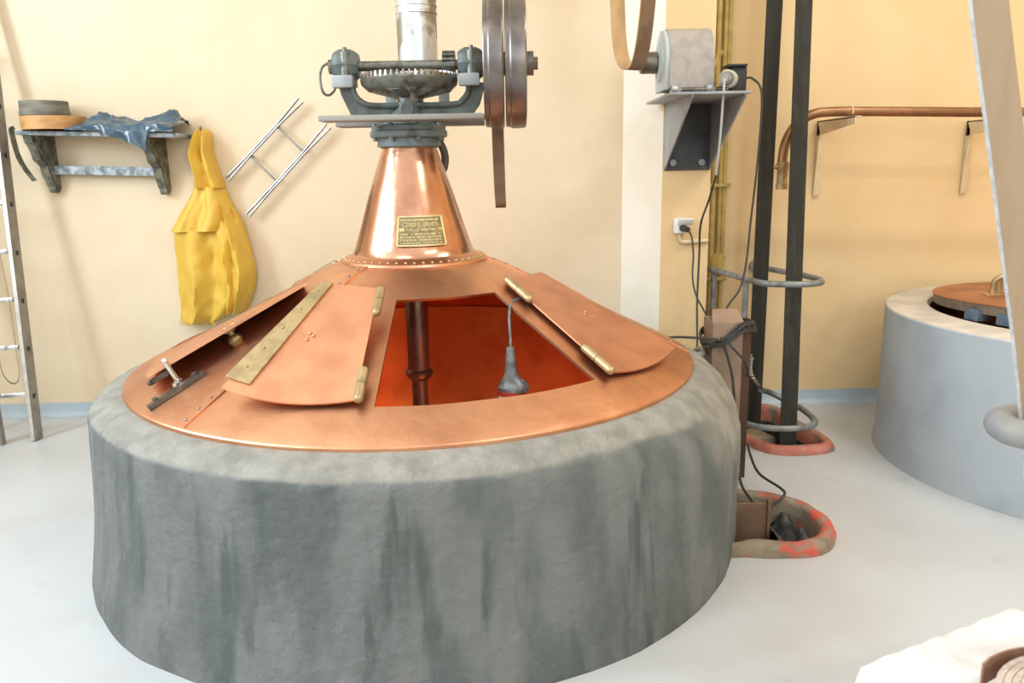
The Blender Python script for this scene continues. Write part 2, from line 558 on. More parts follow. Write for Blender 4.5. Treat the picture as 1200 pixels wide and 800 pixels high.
def inset(loop, c, d):
    return [c + (p - c) * ((p - c).length - d) / (p - c).length for p in loop]


IN1, IN2 = inset(OUT1, CC1, 0.062), inset(OUT2, CC2, 0.060)

bm = B()
es = []


def ring_edges(pts):
    vs = [bm.verts.new(p) for p in pts]
    for i in range(len(vs)):
        es.append(bm.edges.new((vs[i], vs[(i + 1) % len(vs)])))


ring_edges([V((XL, YF, 0)), V((XR, YF, 0)), V((XR, YB, 0)), V((XL, YB, 0))])
ring_edges(IN1)
ring_edges(IN2)
bmesh.ops.triangle_fill(bm, use_beauty=True, edges=es)
obj('floor', bm, M_FLOOR, smooth=False, kind='structure')

bm = B()
box(bm, ((XL - 0.2 + 0.9) / 2, YB + 0.1, ZC / 2), (0.9 - XL + 0.2, 0.2, ZC))
obj('wall_back', bm, M_WALL, smooth=False, kind='structure')
bm = B()
box(bm, ((XR + 0.2 + 0.9) / 2, YB + 0.1, ZC / 2), (XR + 0.2 - 0.9, 0.2, ZC))
obj('wall_back_right', bm, M_OCHREWALL, smooth=False, kind='structure')
bm = B()
box(bm, (XR + 0.1, (YF + YB) / 2, ZC / 2), (0.2, YB - YF, ZC))
obj('wall_right', bm, M_OCHREWALL, smooth=False, kind='structure')
bm = B()
box(bm, ((XL + XR) / 2, (YF + YB) / 2, ZC + 0.1), (XR - XL + 0.4, YB - YF + 0.4, 0.2))
obj('ceiling', bm, M_CEIL, smooth=False, kind='structure')


def wall_with_windows(name, axis, pos, lo, hi, wins):
    bm = B()
    cuts = [lo] + [c for wv in wins for c in wv] + [hi]
    for i in range(len(cuts) - 1):
        a, b = cuts[i], cuts[i + 1]
        spans = [(0, ZC)] if i % 2 == 0 else [(0, WZ0), (WZ1, ZC)]
        for z0, z1 in spans:
            if axis == 'X':
                box(bm, (pos, (a + b) / 2, (z0 + z1) / 2), (0.2, b - a, z1 - z0))
            else:
                box(bm, ((a + b) / 2, pos, (z0 + z1) / 2), (b - a, 0.2, z1 - z0))
    obj(name, bm, M_WALL, smooth=False, kind='structure')


wall_with_windows('wall_left', 'X', XL - 0.1, YF, YB, WIN_L)
wall_with_windows('wall_front', 'Y', YF - 0.1, XL - 0.2, XR + 0.2, WIN_F)
wi = 1
for axis, wins, pos in (('X', WIN_L, XL - 0.1), ('Y', WIN_F, YF - 0.1)):
    for a, b in wins:
        bm = B()
        mid, zm = (a + b) / 2, (WZ0 + WZ1) / 2
        for u, z, su, sz in ((a + 0.03, zm, 0.06, WZ1 - WZ0), (b - 0.03, zm, 0.06, WZ1 - WZ0), (mid, zm, 0.05, WZ1 - WZ0),
                             (mid, WZ0 + 0.03, b - a, 0.06), (mid, WZ1 - 0.03, b - a, 0.06), (mid, zm, b - a, 0.04)):
            if axis == 'X':
                box(bm, (pos, u, z), (0.06, su, sz))
            else:
                box(bm, (u, pos, z), (su, 0.06, sz))
        obj('window_%d' % wi, bm, M_WHITEPL, smooth=False, kind='structure')
        wi += 1

bm = B()   # pilaster; window light on the splayed flank is painted in as a whiter colour
fs = prism(bm, [(0.669, YB), (0.862, 4.56), (1.135, 4.56), (1.15, YB)], 'Z', 0, ZC)
fs[0].material_index = 1
obj('trim_1', bm, [M_OCHREWALL, M_FLANKLIT], smooth=False, kind='structure')

bm = B()   # coved skirting painted like the floor
prism(bm, [(YB, 0.085), (YB - 0.008, 0.085), (YB - 0.01, 0.03), (YB - 0.02, 0.012), (YB - 0.045, 0.001), (YB, 0.001)], 'X', XL, 0.64)
prism(bm, [(YB, 0.085), (YB - 0.008, 0.085), (YB - 0.01, 0.03), (YB - 0.02, 0.012), (YB - 0.045, 0.001), (YB, 0.001)], 'X', 1.16, XR)
obj('baseboard_back', bm, M_BASE, kind='structure')

for lx, ly, wh in ((2.9, 2.6, 'over the second vat'), (2.6, 0.2, 'right of the camera'), (-1.2, 1.2, 'left of the camera')):
    t = empty('added_ceiling_lamp', 'added unseen ceiling lamp above the picture ' + wh, 'lamp', (lx, ly, ZC), 'added ceiling lamps')
    bm = B()
    box(bm, (lx, ly, ZC - 0.03), (1.25, 0.2, 0.06), bev=0.01)
    obj('housing', bm, M_WHITEPL, t)
    bm = B()
    cyl(bm, (lx - 0.58, ly, ZC - 0.09), (lx + 0.58, ly, ZC - 0.09), 0.02, n=12)
    obj('added_lamp_tube', bm, M_SHADE, t)


# curbs around the belt pits
def curb(name, OUT, IN, c, h, m, label):
    t = empty(name, label, 'curb', (c.x, c.y, 0))
    bm = B()
    n = len(OUT)
    mid1 = [OUT[i].lerp(IN[i], 0.18) for i in range(n)]
    mid2 = [OUT[i].lerp(IN[i], 0.8) for i in range(n)]
    rings = []
    for lp, z in ((OUT, 0.0), (OUT, h * 0.45), (mid1, h * 0.92), ([OUT[i].lerp(IN[i], 0.5) for i in range(n)], h), (mid2, h * 0.95), (IN, h * 0.7), (IN, -0.08)):
        rings.append([bm.verts.new(V((p.x + 0.008 * noise.noise(p * 9 + V((z * 20, 0, 0))), p.y + 0.008 * noise.noise(p * 9 + V((0, 5, z * 20))), z + (0.006 * noise.noise(p * 11) if 0 < z else 0)))) for p in lp])
    for a, b in zip(rings[:-1], rings[1:]):
        for i in range(n):
            bm.faces.new((a[i], a[(i + 1) % n], b[(i + 1) % n], b[i]))
    obj('rim', bm, m, t, angle=60)
    bm = B()
    r1 = [bm.verts.new(V((p.x, p.y, -0.05))) for p in IN]
    r2 = [bm.verts.new(V((p.x, p.y, -0.32))) for p in inset(IN, c, 0.03)]
    for i in range(n):
        bm.faces.new((r1[i], r1[(i + 1) % n], r2[(i + 1) % n], r2[i]))
    bm.faces.new(r2)
    obj('pit_lining', bm, M_PIT, t)
    return t


c1 = curb('pit_curb', OUT1, IN1, CC1, 0.045, M_CURBRED, 'red painted curb around the belt pit near the back wall')
c2 = curb('pit_curb', OUT2, IN2, CC2, 0.055, M_CURBGREY, 'worn brown curb with red paint traces against the big cement plinth')
bm = B()
box(bm, (1.31, 4.16, -0.03), (0.2, 0.20, 0.10), rz(0.3), bev=0.02)
for v in bm.verts:
    v.co += V((noise.noise(v.co * 12), noise.noise(v.co * 13), noise.noise(v.co * 14))) * 0.012
obj('divider', bm, M_CURBGREY, c1, label='grey brown cement bridge across the pit')
bm = B()


def rub(u, v):
    x, y = 1.075 + 0.16 * u, 2.87 + 0.34 * v
    return V((x, y, -0.05 + 0.028 * noise.fractal(V((x * 14, y * 14, 1)), 1, 2, 4) + 0.03 * math.sin(9 * u + 3 * v)))


grid(bm, rub, 26, 26)
o = obj('sooty_rubble', bm, M_RUBBLE, c2, kind='stuff')

t = empty('pit_board', 'brown board standing upright in the pit beside the cement plinth', 'board', (1.0, 3.12, -0.2))
bm = B()
box(bm, (0.985, 3.10, -0.05), (0.16, 0.014, 0.28), bev=0.002)
obj('panel', bm, M_PANEL, t)
bm = B()
box(bm, (1.066, 3.10, -0.045), (0.016, 0.03, 0.295), bev=0.002)
obj('edge_batten', bm, M_PANEL, t)

# ------------------------------------------------------------------ big cement plinth
bm = B()
PB = [(1.10, 0.05), (1.10, 0.60), (1.10, 0.685), (1.12, 0.70), (1.15, 0.70), (1.185, 0.687), (1.225, 0.662), (1.265, 0.625), (1.297, 0.575), (1.312, 0.535), (1.322, 0.50), (1.33, 0.43), (1.334, 0.34), (1.333, 0.24), (1.33, 0.14), (1.327, 0.07), (1.328, 0.03), (1.325, -0.005)]
PA = [(1.10, 0.05), (1.10, 0.60), (1.10, 0.685), (1.12, 0.70), (1.15, 0.70), (1.185, 0.692), (1.215, 0.680), (1.238, 0.667), (1.250, 0.655), (1.257, 0.638), (1.258, 0.60), (1.26, 0.53), (1.268, 0.42), (1.28, 0.28), (1.298, 0.16), (1.312, 0.08), (1.320, 0.03), (1.325, -0.005)]


def smooth01(x):
    x = min(1, max(0, x))
    return x * x * (3 - 2 * x)


NT = 180
LAY = bm.verts.layers.float.new('collar')     # paler collar cement, with light on the shoulder painted in
rings = []
for k in range(len(PA)):
    rg = []
    for i in range(NT):
        deg = 360 * i / NT
        a = math.radians(deg)
        d = V((math.cos(a), math.sin(a), 0))
        wa = smooth01((330 - deg) / 50) * smooth01((deg - 90) / 60)
        r, z = PA[k][0] * wa + PB[k][0] * (1 - wa), PA[k][1] * wa + PB[k][1] * (1 - wa)
        if k > 4:
            q = V((d.x * 1.6, d.y * 1.6, z * 1.4))
            r += 0.010 * noise.noise(q * 2.0) + 0.005 * noise.noise(q * 7 + V((5, 0, 0)))
        if 5 < k < 11:
            z += 0.012 * noise.noise(V((d.x * 5, d.y * 5, 2)))
        rg.append(bm.verts.new(V((KX, KY, z)) + d * r))
    rings.append(rg)
for a, b in zip(rings[:-1], rings[1:]):
    for i in range(NT):
        bm.faces.new((a[i], a[(i + 1) % NT], b[(i + 1) % NT], b[i]))
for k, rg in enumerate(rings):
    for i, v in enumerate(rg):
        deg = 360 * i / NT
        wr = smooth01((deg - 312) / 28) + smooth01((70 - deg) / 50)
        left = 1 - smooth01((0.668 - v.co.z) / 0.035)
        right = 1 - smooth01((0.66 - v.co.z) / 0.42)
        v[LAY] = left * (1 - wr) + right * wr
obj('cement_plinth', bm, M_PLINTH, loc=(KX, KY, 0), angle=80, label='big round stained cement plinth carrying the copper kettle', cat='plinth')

# ------------------------------------------------------------------ copper kettle
K = V((KX, KY, 0))
kettle = empty('copper_kettle', 'large copper kettle with open hatch doors set in round cement plinth', 'kettle', (KX, KY, 0.7))
Z_PTS = [(0.27, 1.130), (0.276, 1.127), (0.36, 1.098), (0.50, 1.031), (0.70, 0.935), (0.90, 0.836), (1.0, 0.786), (1.08, 0.746), (1.115, 0.729), (1.14, 0.714)]


def cz(r):
    for (r0, z0), (r1, z1) in zip(Z_PTS[:-1], Z_PTS[1:]):
        if r <= r1:
            return z0 + (z1 - z0) * (r - r0) / (r1 - r0)
    return 0.714


def on_cone(r, deg, h=0.0):
    a = math.radians(deg)
    return V((KX + r * math.cos(a), KY + r * math.sin(a), cz(r) + h))


def cone_normal():
    pass


TURN2 = -118.0
OPEN = [(-91.2, -47.3), (-91.2 + TURN2, -47.3 + TURN2)]
angs = sorted(set([round(x, 3) for x in [i * 3.0 - 240 for i in range(120)]] + [round(q, 3) for o2 in OPEN for q in o2]))
angs = [a for i, a in enumerate(angs) if not any(0 < abs(a - q) < 1.2 for o2 in OPEN for q in o2)]
rad = [0.27, 0.30, 0.36, 0.43, 0.498, 0.58, 0.68, 0.78, 0.88, 0.993, 1.04, 1.09, 1.12, 1.139, 1.142, 1.143]
bm = B()
vs = {}
for i, a in enumerate(angs):
    for j, r in enumerate(rad):
        h = 0.0
        if r > 1.14:
            h = -0.004 if r < 1.1425 else -0.020
        vs[i, j] = bm.verts.new(on_cone(r, a, h + 0.0025 * noise.noise(V((r * 5, math.cos(math.radians(a)) * 4, math.sin(math.radians(a)) * 4)))))
for i, a in enumerate(angs):
    i2 = (i + 1) % len(angs)
    am = a + 0.5 if i2 else a + 0.5
    inside = any(o2[0] - 0.01 <= a and (angs[i2] if i2 else angs[0] + 360) <= o2[1] + 0.01 for o2 in OPEN)
    for j in range(len(rad) - 1):
        if inside and 0.49 < rad[j] < 0.99:
            continue
        bm.faces.new((vs[i, j], vs[i2, j], vs[i2, j + 1], vs[i, j + 1]))
dome = obj('dome', bm, M_COPPER, kettle, angle=24)
md = dome.modifiers.new('thickness', 'SOLIDIFY')
md.thickness = 0.010
md.offset = -1
es_ = dome.modifiers.new('crisp_edges', 'EDGE_SPLIT')
es_.split_angle = math.radians(24)
es_.use_edge_sharp = True

# lining
bm = B()
lr = lathe(bm, [(1.098, 0.722), (1.092, 0.66), (1.085, 0.3), (1.06, 0.16), (0.95, 0.09), (0.6, 0.06), (0.05, 0.05)], K, n=72)
disc(bm, lr[-1])
obj('lining', bm, M_COPPERIN, kettle)

# steep cone
bm = B()
lathe(bm, [(0.272, 1.132), (0.262, 1.137), (0.250, 1.146), (0.236, 1.18), (0.207, 1.27), (0.173, 1.38), (0.138, 1.48), (0.112, 1.555), (0.108, 1.572)], K, n=64)
obj('neck_cone', bm, M_COPPERCONE, kettle)
# riveted collar
bm = B()
lathe(bm, [(0.245, 1.150), (0.250, 1.150), (0.256, 1.144), (0.272, 1.1395), (0.300, 1.129), (0.302, 1.119)], K, n=64)
collar = obj('collar', bm, M_COPPER, kettle)
bm = B()
for i in range(52):
    a = 2 * PI * i / 52
    ball(bm, (KX + 0.284 * math.cos(a), KY + 0.284 * math.sin(a), 1.136), 0.0055, (1, 1, 0.7), n=8)
obj('rivets', bm, M_PLATEHI, collar, kind='stuff')

# riveted seam straps
for sa in (-124.0, -2.5, 116.0):
    bm = B()
    rs = [0.30, 0.4, 0.55, 0.7, 0.85, 1.0, 1.1, 1.136]
    strip(bm, [on_cone(r, sa, 0.003) for r in rs], (math.sin(math.radians(sa)), -math.cos(math.radians(sa)), 0), 0.042, 0.006)
    st = obj('seam_strap', bm, M_COPPER, kettle, smooth=False)
    bm = B()
    for i in range(17):
        ball(bm, on_cone(0.33 + i * 0.049, sa, 0.007), 0.006, (1, 1, 0.7), n=8)
    obj('rivets', bm, M_STEEL, st, kind='stuff')


def rotK(p, deg):
    p = V(p)
    d = math.radians(deg)
    x, y = p.x - KX, p.y - KY
    return V((KX + x * math.cos(d) - y * math.sin(d), KY + x * math.sin(d) + y * math.cos(d), p.z))


def leaf(Hb, Ht, Fb, Ft, turn, strap, side, lab=None, ho=0.012, ku=0.62):
    Hb, Ht, Fb, Ft = [rotK(p, turn) for p in (Hb, Ht, Fb, Ft)]
    down = (Hb - Ht).normalized()
    nrm = (Fb - Hb).cross(Ht - Hb).normalized()
    if nrm.z < 0:
        nrm = -nrm

    def fn(u, v):
        p = Hb.lerp(Fb, u).lerp(Ht.lerp(Ft, u), v)
        s = 4 * u * (1 - u)
        return p + down * (0.028 * s * (1 - v) + 0.004 * s * v) - nrm * 0.010 * s * (1 - v)
    bm = B()
    slab_grid(bm, fn, 16, 16, 0.006)
    lf = obj('hatch_leaf', bm, M_COPPERLEAF, kettle, angle=50, label=lab)
    # hinges
    inn = (Hb - Fb).normalized()
    for v0, v1 in ((0.0, 0.22), (0.74, 0.96)):
        bm = B()
        p0, p1 = Hb.lerp(Ht, v0) + inn * 0.012 + nrm * ho, Hb.lerp(Ht, v1) + inn * 0.012 + nrm * ho
        pm = p0.lerp(p1, 0.52)
        cyl(bm, p0, p0.lerp(p1, 0.5), 0.0155, n=16)
        cyl(bm, pm, p1, 0.0155, n=16)
        cyl(bm, p0.lerp(p1, 0.49), pm, 0.011, n=12)
        ball(bm, p0, 0.0150, n=12)
        ball(bm, p1, 0.0150, n=12)
        box_c = p0.lerp(p1, 0.5) - nrm * 0.022
        obj('hinge', bm, M_BRASS, lf, label='brass hinge barrel')
    # knob under the leaf, on which it rests, and its rivets
    cc = fn(ku, 0.5)
    bm = B()
    cyl(bm, cc - nrm * 0.003, cc - nrm * 0.010, 0.024, n=18)
    cyl(bm, cc - nrm * 0.008, cc - nrm * 0.030, 0.010, 0.012, n=14)
    ball(bm, cc - nrm * 0.046, 0.027, n=18)
    obj('knob', bm, M_KNOB, lf, label='round brass knob')
    bm = B()
    for q in ((0.60, 0.53), (0.655, 0.545), (0.64, 0.49)):
        p = fn(*q)
        ball(bm, p + nrm * 0.004, 0.007, (1, 1, 0.6), n=10)
    obj('rivets', bm, M_COPPER, lf, kind='stuff')
    if strap:
        bm = B()

        def fs(u, v):
            return fn(0.83 + 0.20 * u, 0.075 + 0.915 * v) + nrm * 0.0075
        slab_grid(bm, fs, 2, 14, 0.007)
        obj('closing_strip', bm, M_BRASS, lf, angle=30, label='flat brass strip along free edge of leaf')
        bm = B()
        for v in (0.12, 0.3, 0.5, 0.7, 0.9):
            ball(bm, fs(0.6, v) + nrm * 0.004, 0.006, (1, 1, 0.5), n=8)
        obj('strip_rivets', bm, M_BRASS, lf, kind='stuff')
    return fn, nrm


leaf((-0.474, 2.29, 0.812), (-0.456, 2.716, 1.085), (-0.905, 2.372, 0.834), (-0.659, 2.793, 1.098), 0, True, 'left', 'copper hatch leaf with brass strip folded open to the left')
RL = ((0.332, 2.584, 0.806), (-0.022, 3.016, 1.067), (0.616, 2.92, 0.806), (0.125, 3.26, 1.057))
leaf(*RL, 0, False, 'right', 'copper hatch leaf folded open to the right of the opening')
# the second hatch round the left side: its folded leaf is seen edge-on
RH2 = [rotK(q, TURN2) for q in ((0.332, 2.584, 0.797), (-0.022, 3.016, 1.050))]
leaf(RH2[0], RH2[1], (-1.222, 2.567, 0.822), (-0.735, 2.842, 1.088), 0, False, 'left', 'copper hatch leaf seen edge on at the left side', -0.022, 0.88)

leaf((-0.474, 2.29, 0.812), (-0.470, 2.844, 1.073), (-0.905, 2.372, 0.834), (-0.703, 2.983, 1.071), TURN2, True, 'left', 'copper hatch leaf on the far left side of the dome')

# bar and screw latch on the dome at the left
bar0, bar1 = V((-1.202, 2.505, 0.735)), V((-1.048, 2.616, 0.825))
bm = B()
strip(bm, [bar0, bar0.lerp(bar1, 0.5), bar1], (bar1 - bar0).cross(V((-0.35, -0.2, 0.9))), 0.030, 0.014)
bar = obj('latch_bar', bm, M_DARKSTEEL, kettle, smooth=False, label='dark flat iron bar bolted to the dome')
for q in (0.14, 0.84):
    bm = B()
    p = bar0.lerp(bar1, q)
    cyl(bm, p + V((0, 0, 0.004)), p + V((-0.004, -0.003, 0.018)), 0.009, n=6)
    obj('bolt', bm, M_DARKSTEEL, bar, smooth=False)
bm = B()
p = V((-1.135, 2.615, 0.786))
q = V((-1.172, 2.600, 0.868))
cyl(bm, p - V((0, 0, 0.012)), p + (q - p) * 0.10, 0.022, n=6)
cyl(bm, p + (q - p) * 0.08, p + (q - p) * 0.2, 0.016, n=16)
cyl(bm, p, q, 0.0095, n=14)
ball(bm, q, 0.0125, n=12)
obj('screw_latch', bm, M_CHROME, kettle, label='bright steel screw latch')
bm = B()
p0 = V((-1.235, 2.61, 0.790))
p1 = V((-1.115, 2.68, 0.860))
p1 = p0.lerp(p1, 0.55)
strip(bm, [p0, p0.lerp(p1, 0.5), p1], (0, 0, 1), 0.018, 0.009)
ball(bm, p0, 0.010, n=10)
obj('latch_catch', bm, M_DARKSTEEL, kettle, smooth=False)

# name plate on the steep cone
PHI0 = math.radians(-75.0)


def nr(z):
    pr = [(0.250, 1.146), (0.236, 1.18), (0.207, 1.27), (0.173, 1.38), (0.138, 1.48)]
    for (r0, z0), (r1, z1) in zip(pr[:-1], pr[1:]):
        if z <= z1:
            return r0 + (r1 - r0) * (z - z0) / (z1 - z0)
    return 0.138


PZ, PW, PH = 1.251, 0.178, 0.118


def plate_pt(u, v, h):
    """u,v in metres from plate centre"""
    z = PZ + v * 0.95
    r = nr(z) + h
    a = PHI0 + u / nr(PZ) + v * 0.05
    return V((KX + r * math.cos(a), KY + r * math.sin(a), z))


bm = B()
slab_grid(bm, lambda u, v: plate_pt((u - 0.5) * PW, (v - 0.5) * PH, 0.006), 12, 8, 0.006)
plate = obj('name_plate', bm, M_PLATE, kettle, label='cast brass maker plate with raised lettering', angle=50)
bm = B()
for (u0, v0, u1, v1) in ((-0.5, -0.5, 0.5, -0.5), (-0.5, 0.5, 0.5, 0.5), (-0.5, -0.5, -0.5, 0.5), (0.5, -0.5, 0.5, 0.5)):
    strip(bm, [plate_pt((u0 + (u1 - u0) * k / 8) * (PW - 0.004), (v0 + (v1 - v0) * k / 8) * (PH - 0.004), 0.010) for k in range(9)], (0, 0.3, 1) if v0 == v1 else (1, 0.3, 0), 0.006, 0.004)
for su in (-1, 1):
    strip(bm, [plate_pt(su * (0.068 + 0.02 * k / 2) * 0.93, 0.0055, 0.0095) for k in range(3)], (0, 0.2, 1), 0.012, 0.003)
obj('border', bm, M_PLATEHI, plate, smooth=False)


def letters(txt, size, u, v, h=0.0095, wide=None, name='lettering'):
    cu_ = bpy.data.curves.new('lettering', 'FONT')
    cu_.body = txt
    cu_.size = size
    cu_.align_x = 'CENTER'
    cu_.extrude = 0.0012
    ob = bpy.data.objects.new('lettering_source', cu_)
    COL.objects.link(ob)
    dg = bpy.context.evaluated_depsgraph_get()
    me = bpy.data.meshes.new_from_object(ob.evaluated_get(dg))
    b2 = B()
    b2.from_mesh(me)
    bpy.data.objects.remove(ob)
    bpy.data.meshes.remove(me)
    xs = [q.co.x for q in b2.verts]
    k = 1.0
    if wide:
        k = wide / (max(xs) - min(xs))
    for q in b2.verts:
        q.co = plate_pt(u + q.co.x * k, v + q.co.y, h + q.co.z)
    return b2


for txt, size, v, wide in (('\u00b7CEREF L. ERVEES\u00b7', 0.024, 0.0165, 0.150), ('HALLE', 0.015, 0.0005, 0.045)):
    b2 = letters(txt, size, 0.0 if wide > 0.1 else -0.032, v, wide=wide)
    obj('lettering', b2, M_PLATEHI, plate, smooth=False)
bm = B()
rr = random.Random(3)
for v, s in ((0.044, 0.009), (0.0055, 0.0085), (-0.0125, 0.007), (-0.024, 0.007), (-0.0355, 0.007), (-0.047, 0.005)):
    u = -0.076 if v != 0.0055 else 0.0
    end = 0.074 if v != 0.0055 else 0.058
    while u < end:
        wd = rr.uniform(0.003, 0.005)
        if rr.random() > 0.14:
            strip(bm, [plate_pt(u, v - s * 0.5, 0.0095), plate_pt(u + wd * rr.choice((0, 0.3, 0)), v + s * 0.5, 0.0095)], (1, 0.3, 0), rr.uniform(0.0014, 0.0028), 0.002)
        u += wd
obj('worn_small_lettering', bm, M_PLATEHI, plate, smooth=False, kind='stuff')

# ------------------------------------------------------------------ agitator drive on top of the kettle
drive = empty('agitator_drive', 'grey geared agitator drive with twin flat pulleys atop the copper kettle', 'machine', (KX, KY, 1.57))
DZ = 1.881
bm = B()
lathe(bm, [(0.02, 1.566), (0.112, 1.566), (0.128, 1.572), (0.124, 1.602), (0.150, 1.606), (0.154, 1.612), (0.154, 1.628), (0.148, 1.634), (0.148, 1.650), (0.10, 1.658), (0.05, 1.72), (0.02, 1.72)], K, n=48)
fl = obj('flange', bm, M_IRONBLUE, drive, angle=30)
for i in range(8):
    a = 2 * PI * (i + 0.5) / 8
    bm = B()
    p = V((KX + 0.138 * math.cos(a), KY + 0.138 * math.sin(a), 0))
    cyl(bm, p + V((0, 0, 1.592)), p + V((0, 0, 1.66)), 0.010, n=6)
    obj('bolt', bm, M_IRONBLUE, fl, smooth=False)
for nm, y, x0, x1, z in (('plank', 3.10, -0.70, -0.088, 1.672), ('plank', 3.47, -0.715, -0.10, 1.668)):
    bm = B()
    box(bm, ((x0 + x1) / 2, y, z), (x1 - x0, 0.13, 0.02), bev=0.003)
    obj('plank', bm, M_PLANK, drive)
# yoke
outer = [(-0.662, 1.81), (-0.655, 1.775), (-0.618, 1.69), (-0.142, 1.69), (-0.112, 1.73), (-0.098, 1.775), (-0.094, 1.81), (-0.146, 1.81), (-0.152, 1.775), (-0.172, 1.748), (-0.205, 1.733), (-0.54, 1.733), (-0.578, 1.748), (-0.602, 1.775), (-0.612, 1.81)]
bm = B()
prism(bm, outer, 'Y', KY - 0.03, KY + 0.03)
for e in list(bm.edges):
    pass
tube(bm, spline([(-0.606, KY - 0.04, 1.805), (-0.598, KY - 0.04, 1.772), (-0.574, KY - 0.04, 1.745), (-0.53, KY - 0.04, 1.73), (-0.38, KY - 0.04, 1.728), (-0.21, KY - 0.04, 1.73), (-0.178, KY - 0.04, 1.745), (-0.156, KY - 0.04, 1.772), (-0.150, KY - 0.04, 1.805)], 5), 0.011, n=10)
obj('yoke', bm, M_IRON, drive, angle=35)
bm = B()
cyl(bm, (-0.392, KY - 0.05, 1.713), (-0.392, KY - 0.075, 1.713), 0.024, n=20)
cyl(bm, (-0.392, KY + 0.0, 1.69), (-0.392, KY, 1.74), 0.06, n=24)
obj('boss', bm, M_IRON, drive)
# bull gear
GX, GZ = -0.387, 1.836
bm = B()
lathe(bm, [(0.185, GZ), (0.192, GZ - 0.012), (0.188, GZ - 0.03), (0.165, GZ - 0.052), (0.150, GZ - 0.05), (0.158, GZ - 0.012), (0.160, GZ - 0.002)], (GX, KY, 0), n=64, closed=True)
for i in range(6):
    a = 2 * PI * i / 6 + 0.3
    d = V((math.cos(a), math.sin(a), 0))
    strip(bm, [V((GX, KY, GZ - 0.072)) + d * 0.04, V((GX, KY, GZ - 0.045)) + d * 0.16], (-d.y, d.x, 0), 0.035, 0.022)
lathe(bm, [(0.01, GZ - 0.03), (0.05, GZ - 0.035), (0.055, GZ - 0.06), (0.052, GZ - 0.098), (0.01, GZ - 0.1)], (GX, KY, 0), n=28)
gear = obj('bull_gear', bm, M_GEAR, drive, angle=35)
bm = B()
NT2 = 52
for i in range(NT2):
    a = 2 * PI * i / NT2
    d = V((math.cos(a), math.sin(a), 0))
    tv = V((-d.y, d.x, 0))
    pz = V((GX, KY, GZ))
    wv = 0.0062
    q = [pz + d * 0.162 - tv * wv - V((0, 0, 0.002)), pz + d * 0.191 - tv * wv - V((0, 0, 0.008)), pz + d * 0.191 + tv * wv - V((0, 0, 0.008)), pz + d * 0.162 + tv * wv - V((0, 0, 0.002))]
    qt = [pz + d * 0.162 - tv * wv * 0.5 + V((0, 0, 0.014)), pz + d * 0.191 - tv * wv * 0.5 + V((0, 0, 0.012)), pz + d * 0.191 + tv * wv * 0.5 + V((0, 0, 0.012)), pz + d * 0.162 + tv * wv * 0.5 + V((0, 0, 0.014))]
    A_ = [bm.verts.new(x) for x in q]
    B_ = [bm.verts.new(x) for x in qt]
    bm.faces.new(B_)
    for k in range(4):
        bm.faces.new((A_[k], A_[(k + 1) % 4], B_[(k + 1) % 4], B_[k]))
obj('gear_teeth', bm, M_STEEL, gear, smooth=False, kind='stuff')
# shaft
bm = B()
cyl(bm, (-0.700, KY, DZ), (0.118, KY, DZ), 0.0195, n=20)
shaft = obj('drive_shaft', bm, M_GEAR, drive)
bm = B()
lathe(bm, [(0.02, -0.252), (0.036, -0.252), (0.044, -0.204), (0.02, -0.204)], (0, KY, DZ), axis='X', n=28)
for i in range(15):
    a = 2 * PI * i / 15
    m = Matrix.Rotation(a, 3, 'X')
    c = V((-0.228, KY, DZ)) + m @ V((0, 0, 0.045))
    box(bm, c, (0.048, 0.009, 0.016), m)
obj('pinion', bm, M_GEAR, drive, smooth=False)
for bx in (-0.633, -0.143):
    bm = B()
    lathe(bm, [(0.02, bx - 0.050), (0.046, bx - 0.050), (0.056, bx - 0.038), (0.064, bx - 0.020), (0.064, bx + 0.020), (0.056, bx + 0.038), (0.046, bx + 0.050), (0.02, bx + 0.050)], (0, KY, DZ + 0.002), axis='X', n=10)
    bg_ = obj('bearing', bm, M_IRON, drive, angle=25)
    bm = B()
    box(bm, (bx - 0.005, KY - 0.055, DZ - 0.062), (0.080, 0.05, 0.046), bev=0.004)
    box(bm, (bx, KY, DZ - 0.062), (0.066, 0.10, 0.03), bev=0.004)
    obj('bearing_block', bm, M_GREYPAINT, bg_)
    bm = B()
    cyl(bm, (bx + 0.005, KY - 0.045, DZ - 0.045), (bx + 0.005, KY - 0.045, DZ + 0.048), 0.019, n=16)
    cyl(bm, (bx + 0.005, KY - 0.045, DZ + 0.045), (bx + 0.005, KY - 0.045, DZ + 0.066), 0.008, n=10)
    obj('oil_cup', bm, M_GEAR, bg_)
bm = B()
cyl(bm, (-0.70, KY, DZ), (-0.682, KY, DZ), 0.028, n=16)
tube(bm, spline([(-0.70, KY - 0.02, DZ + 0.012), (-0.725, KY - 0.02, DZ - 0.005), (-0.735, KY - 0.02, DZ - 0.045), (-0.727, KY - 0.02, DZ - 0.095), (-0.705, KY - 0.02, DZ - 0.108), (-0.682, KY - 0.02, DZ - 0.09), (-0.675, KY - 0.02, DZ - 0.06)], 6), 0.0052, n=8)
obj('hook_rod', bm, M_DARKSTEEL, drive)


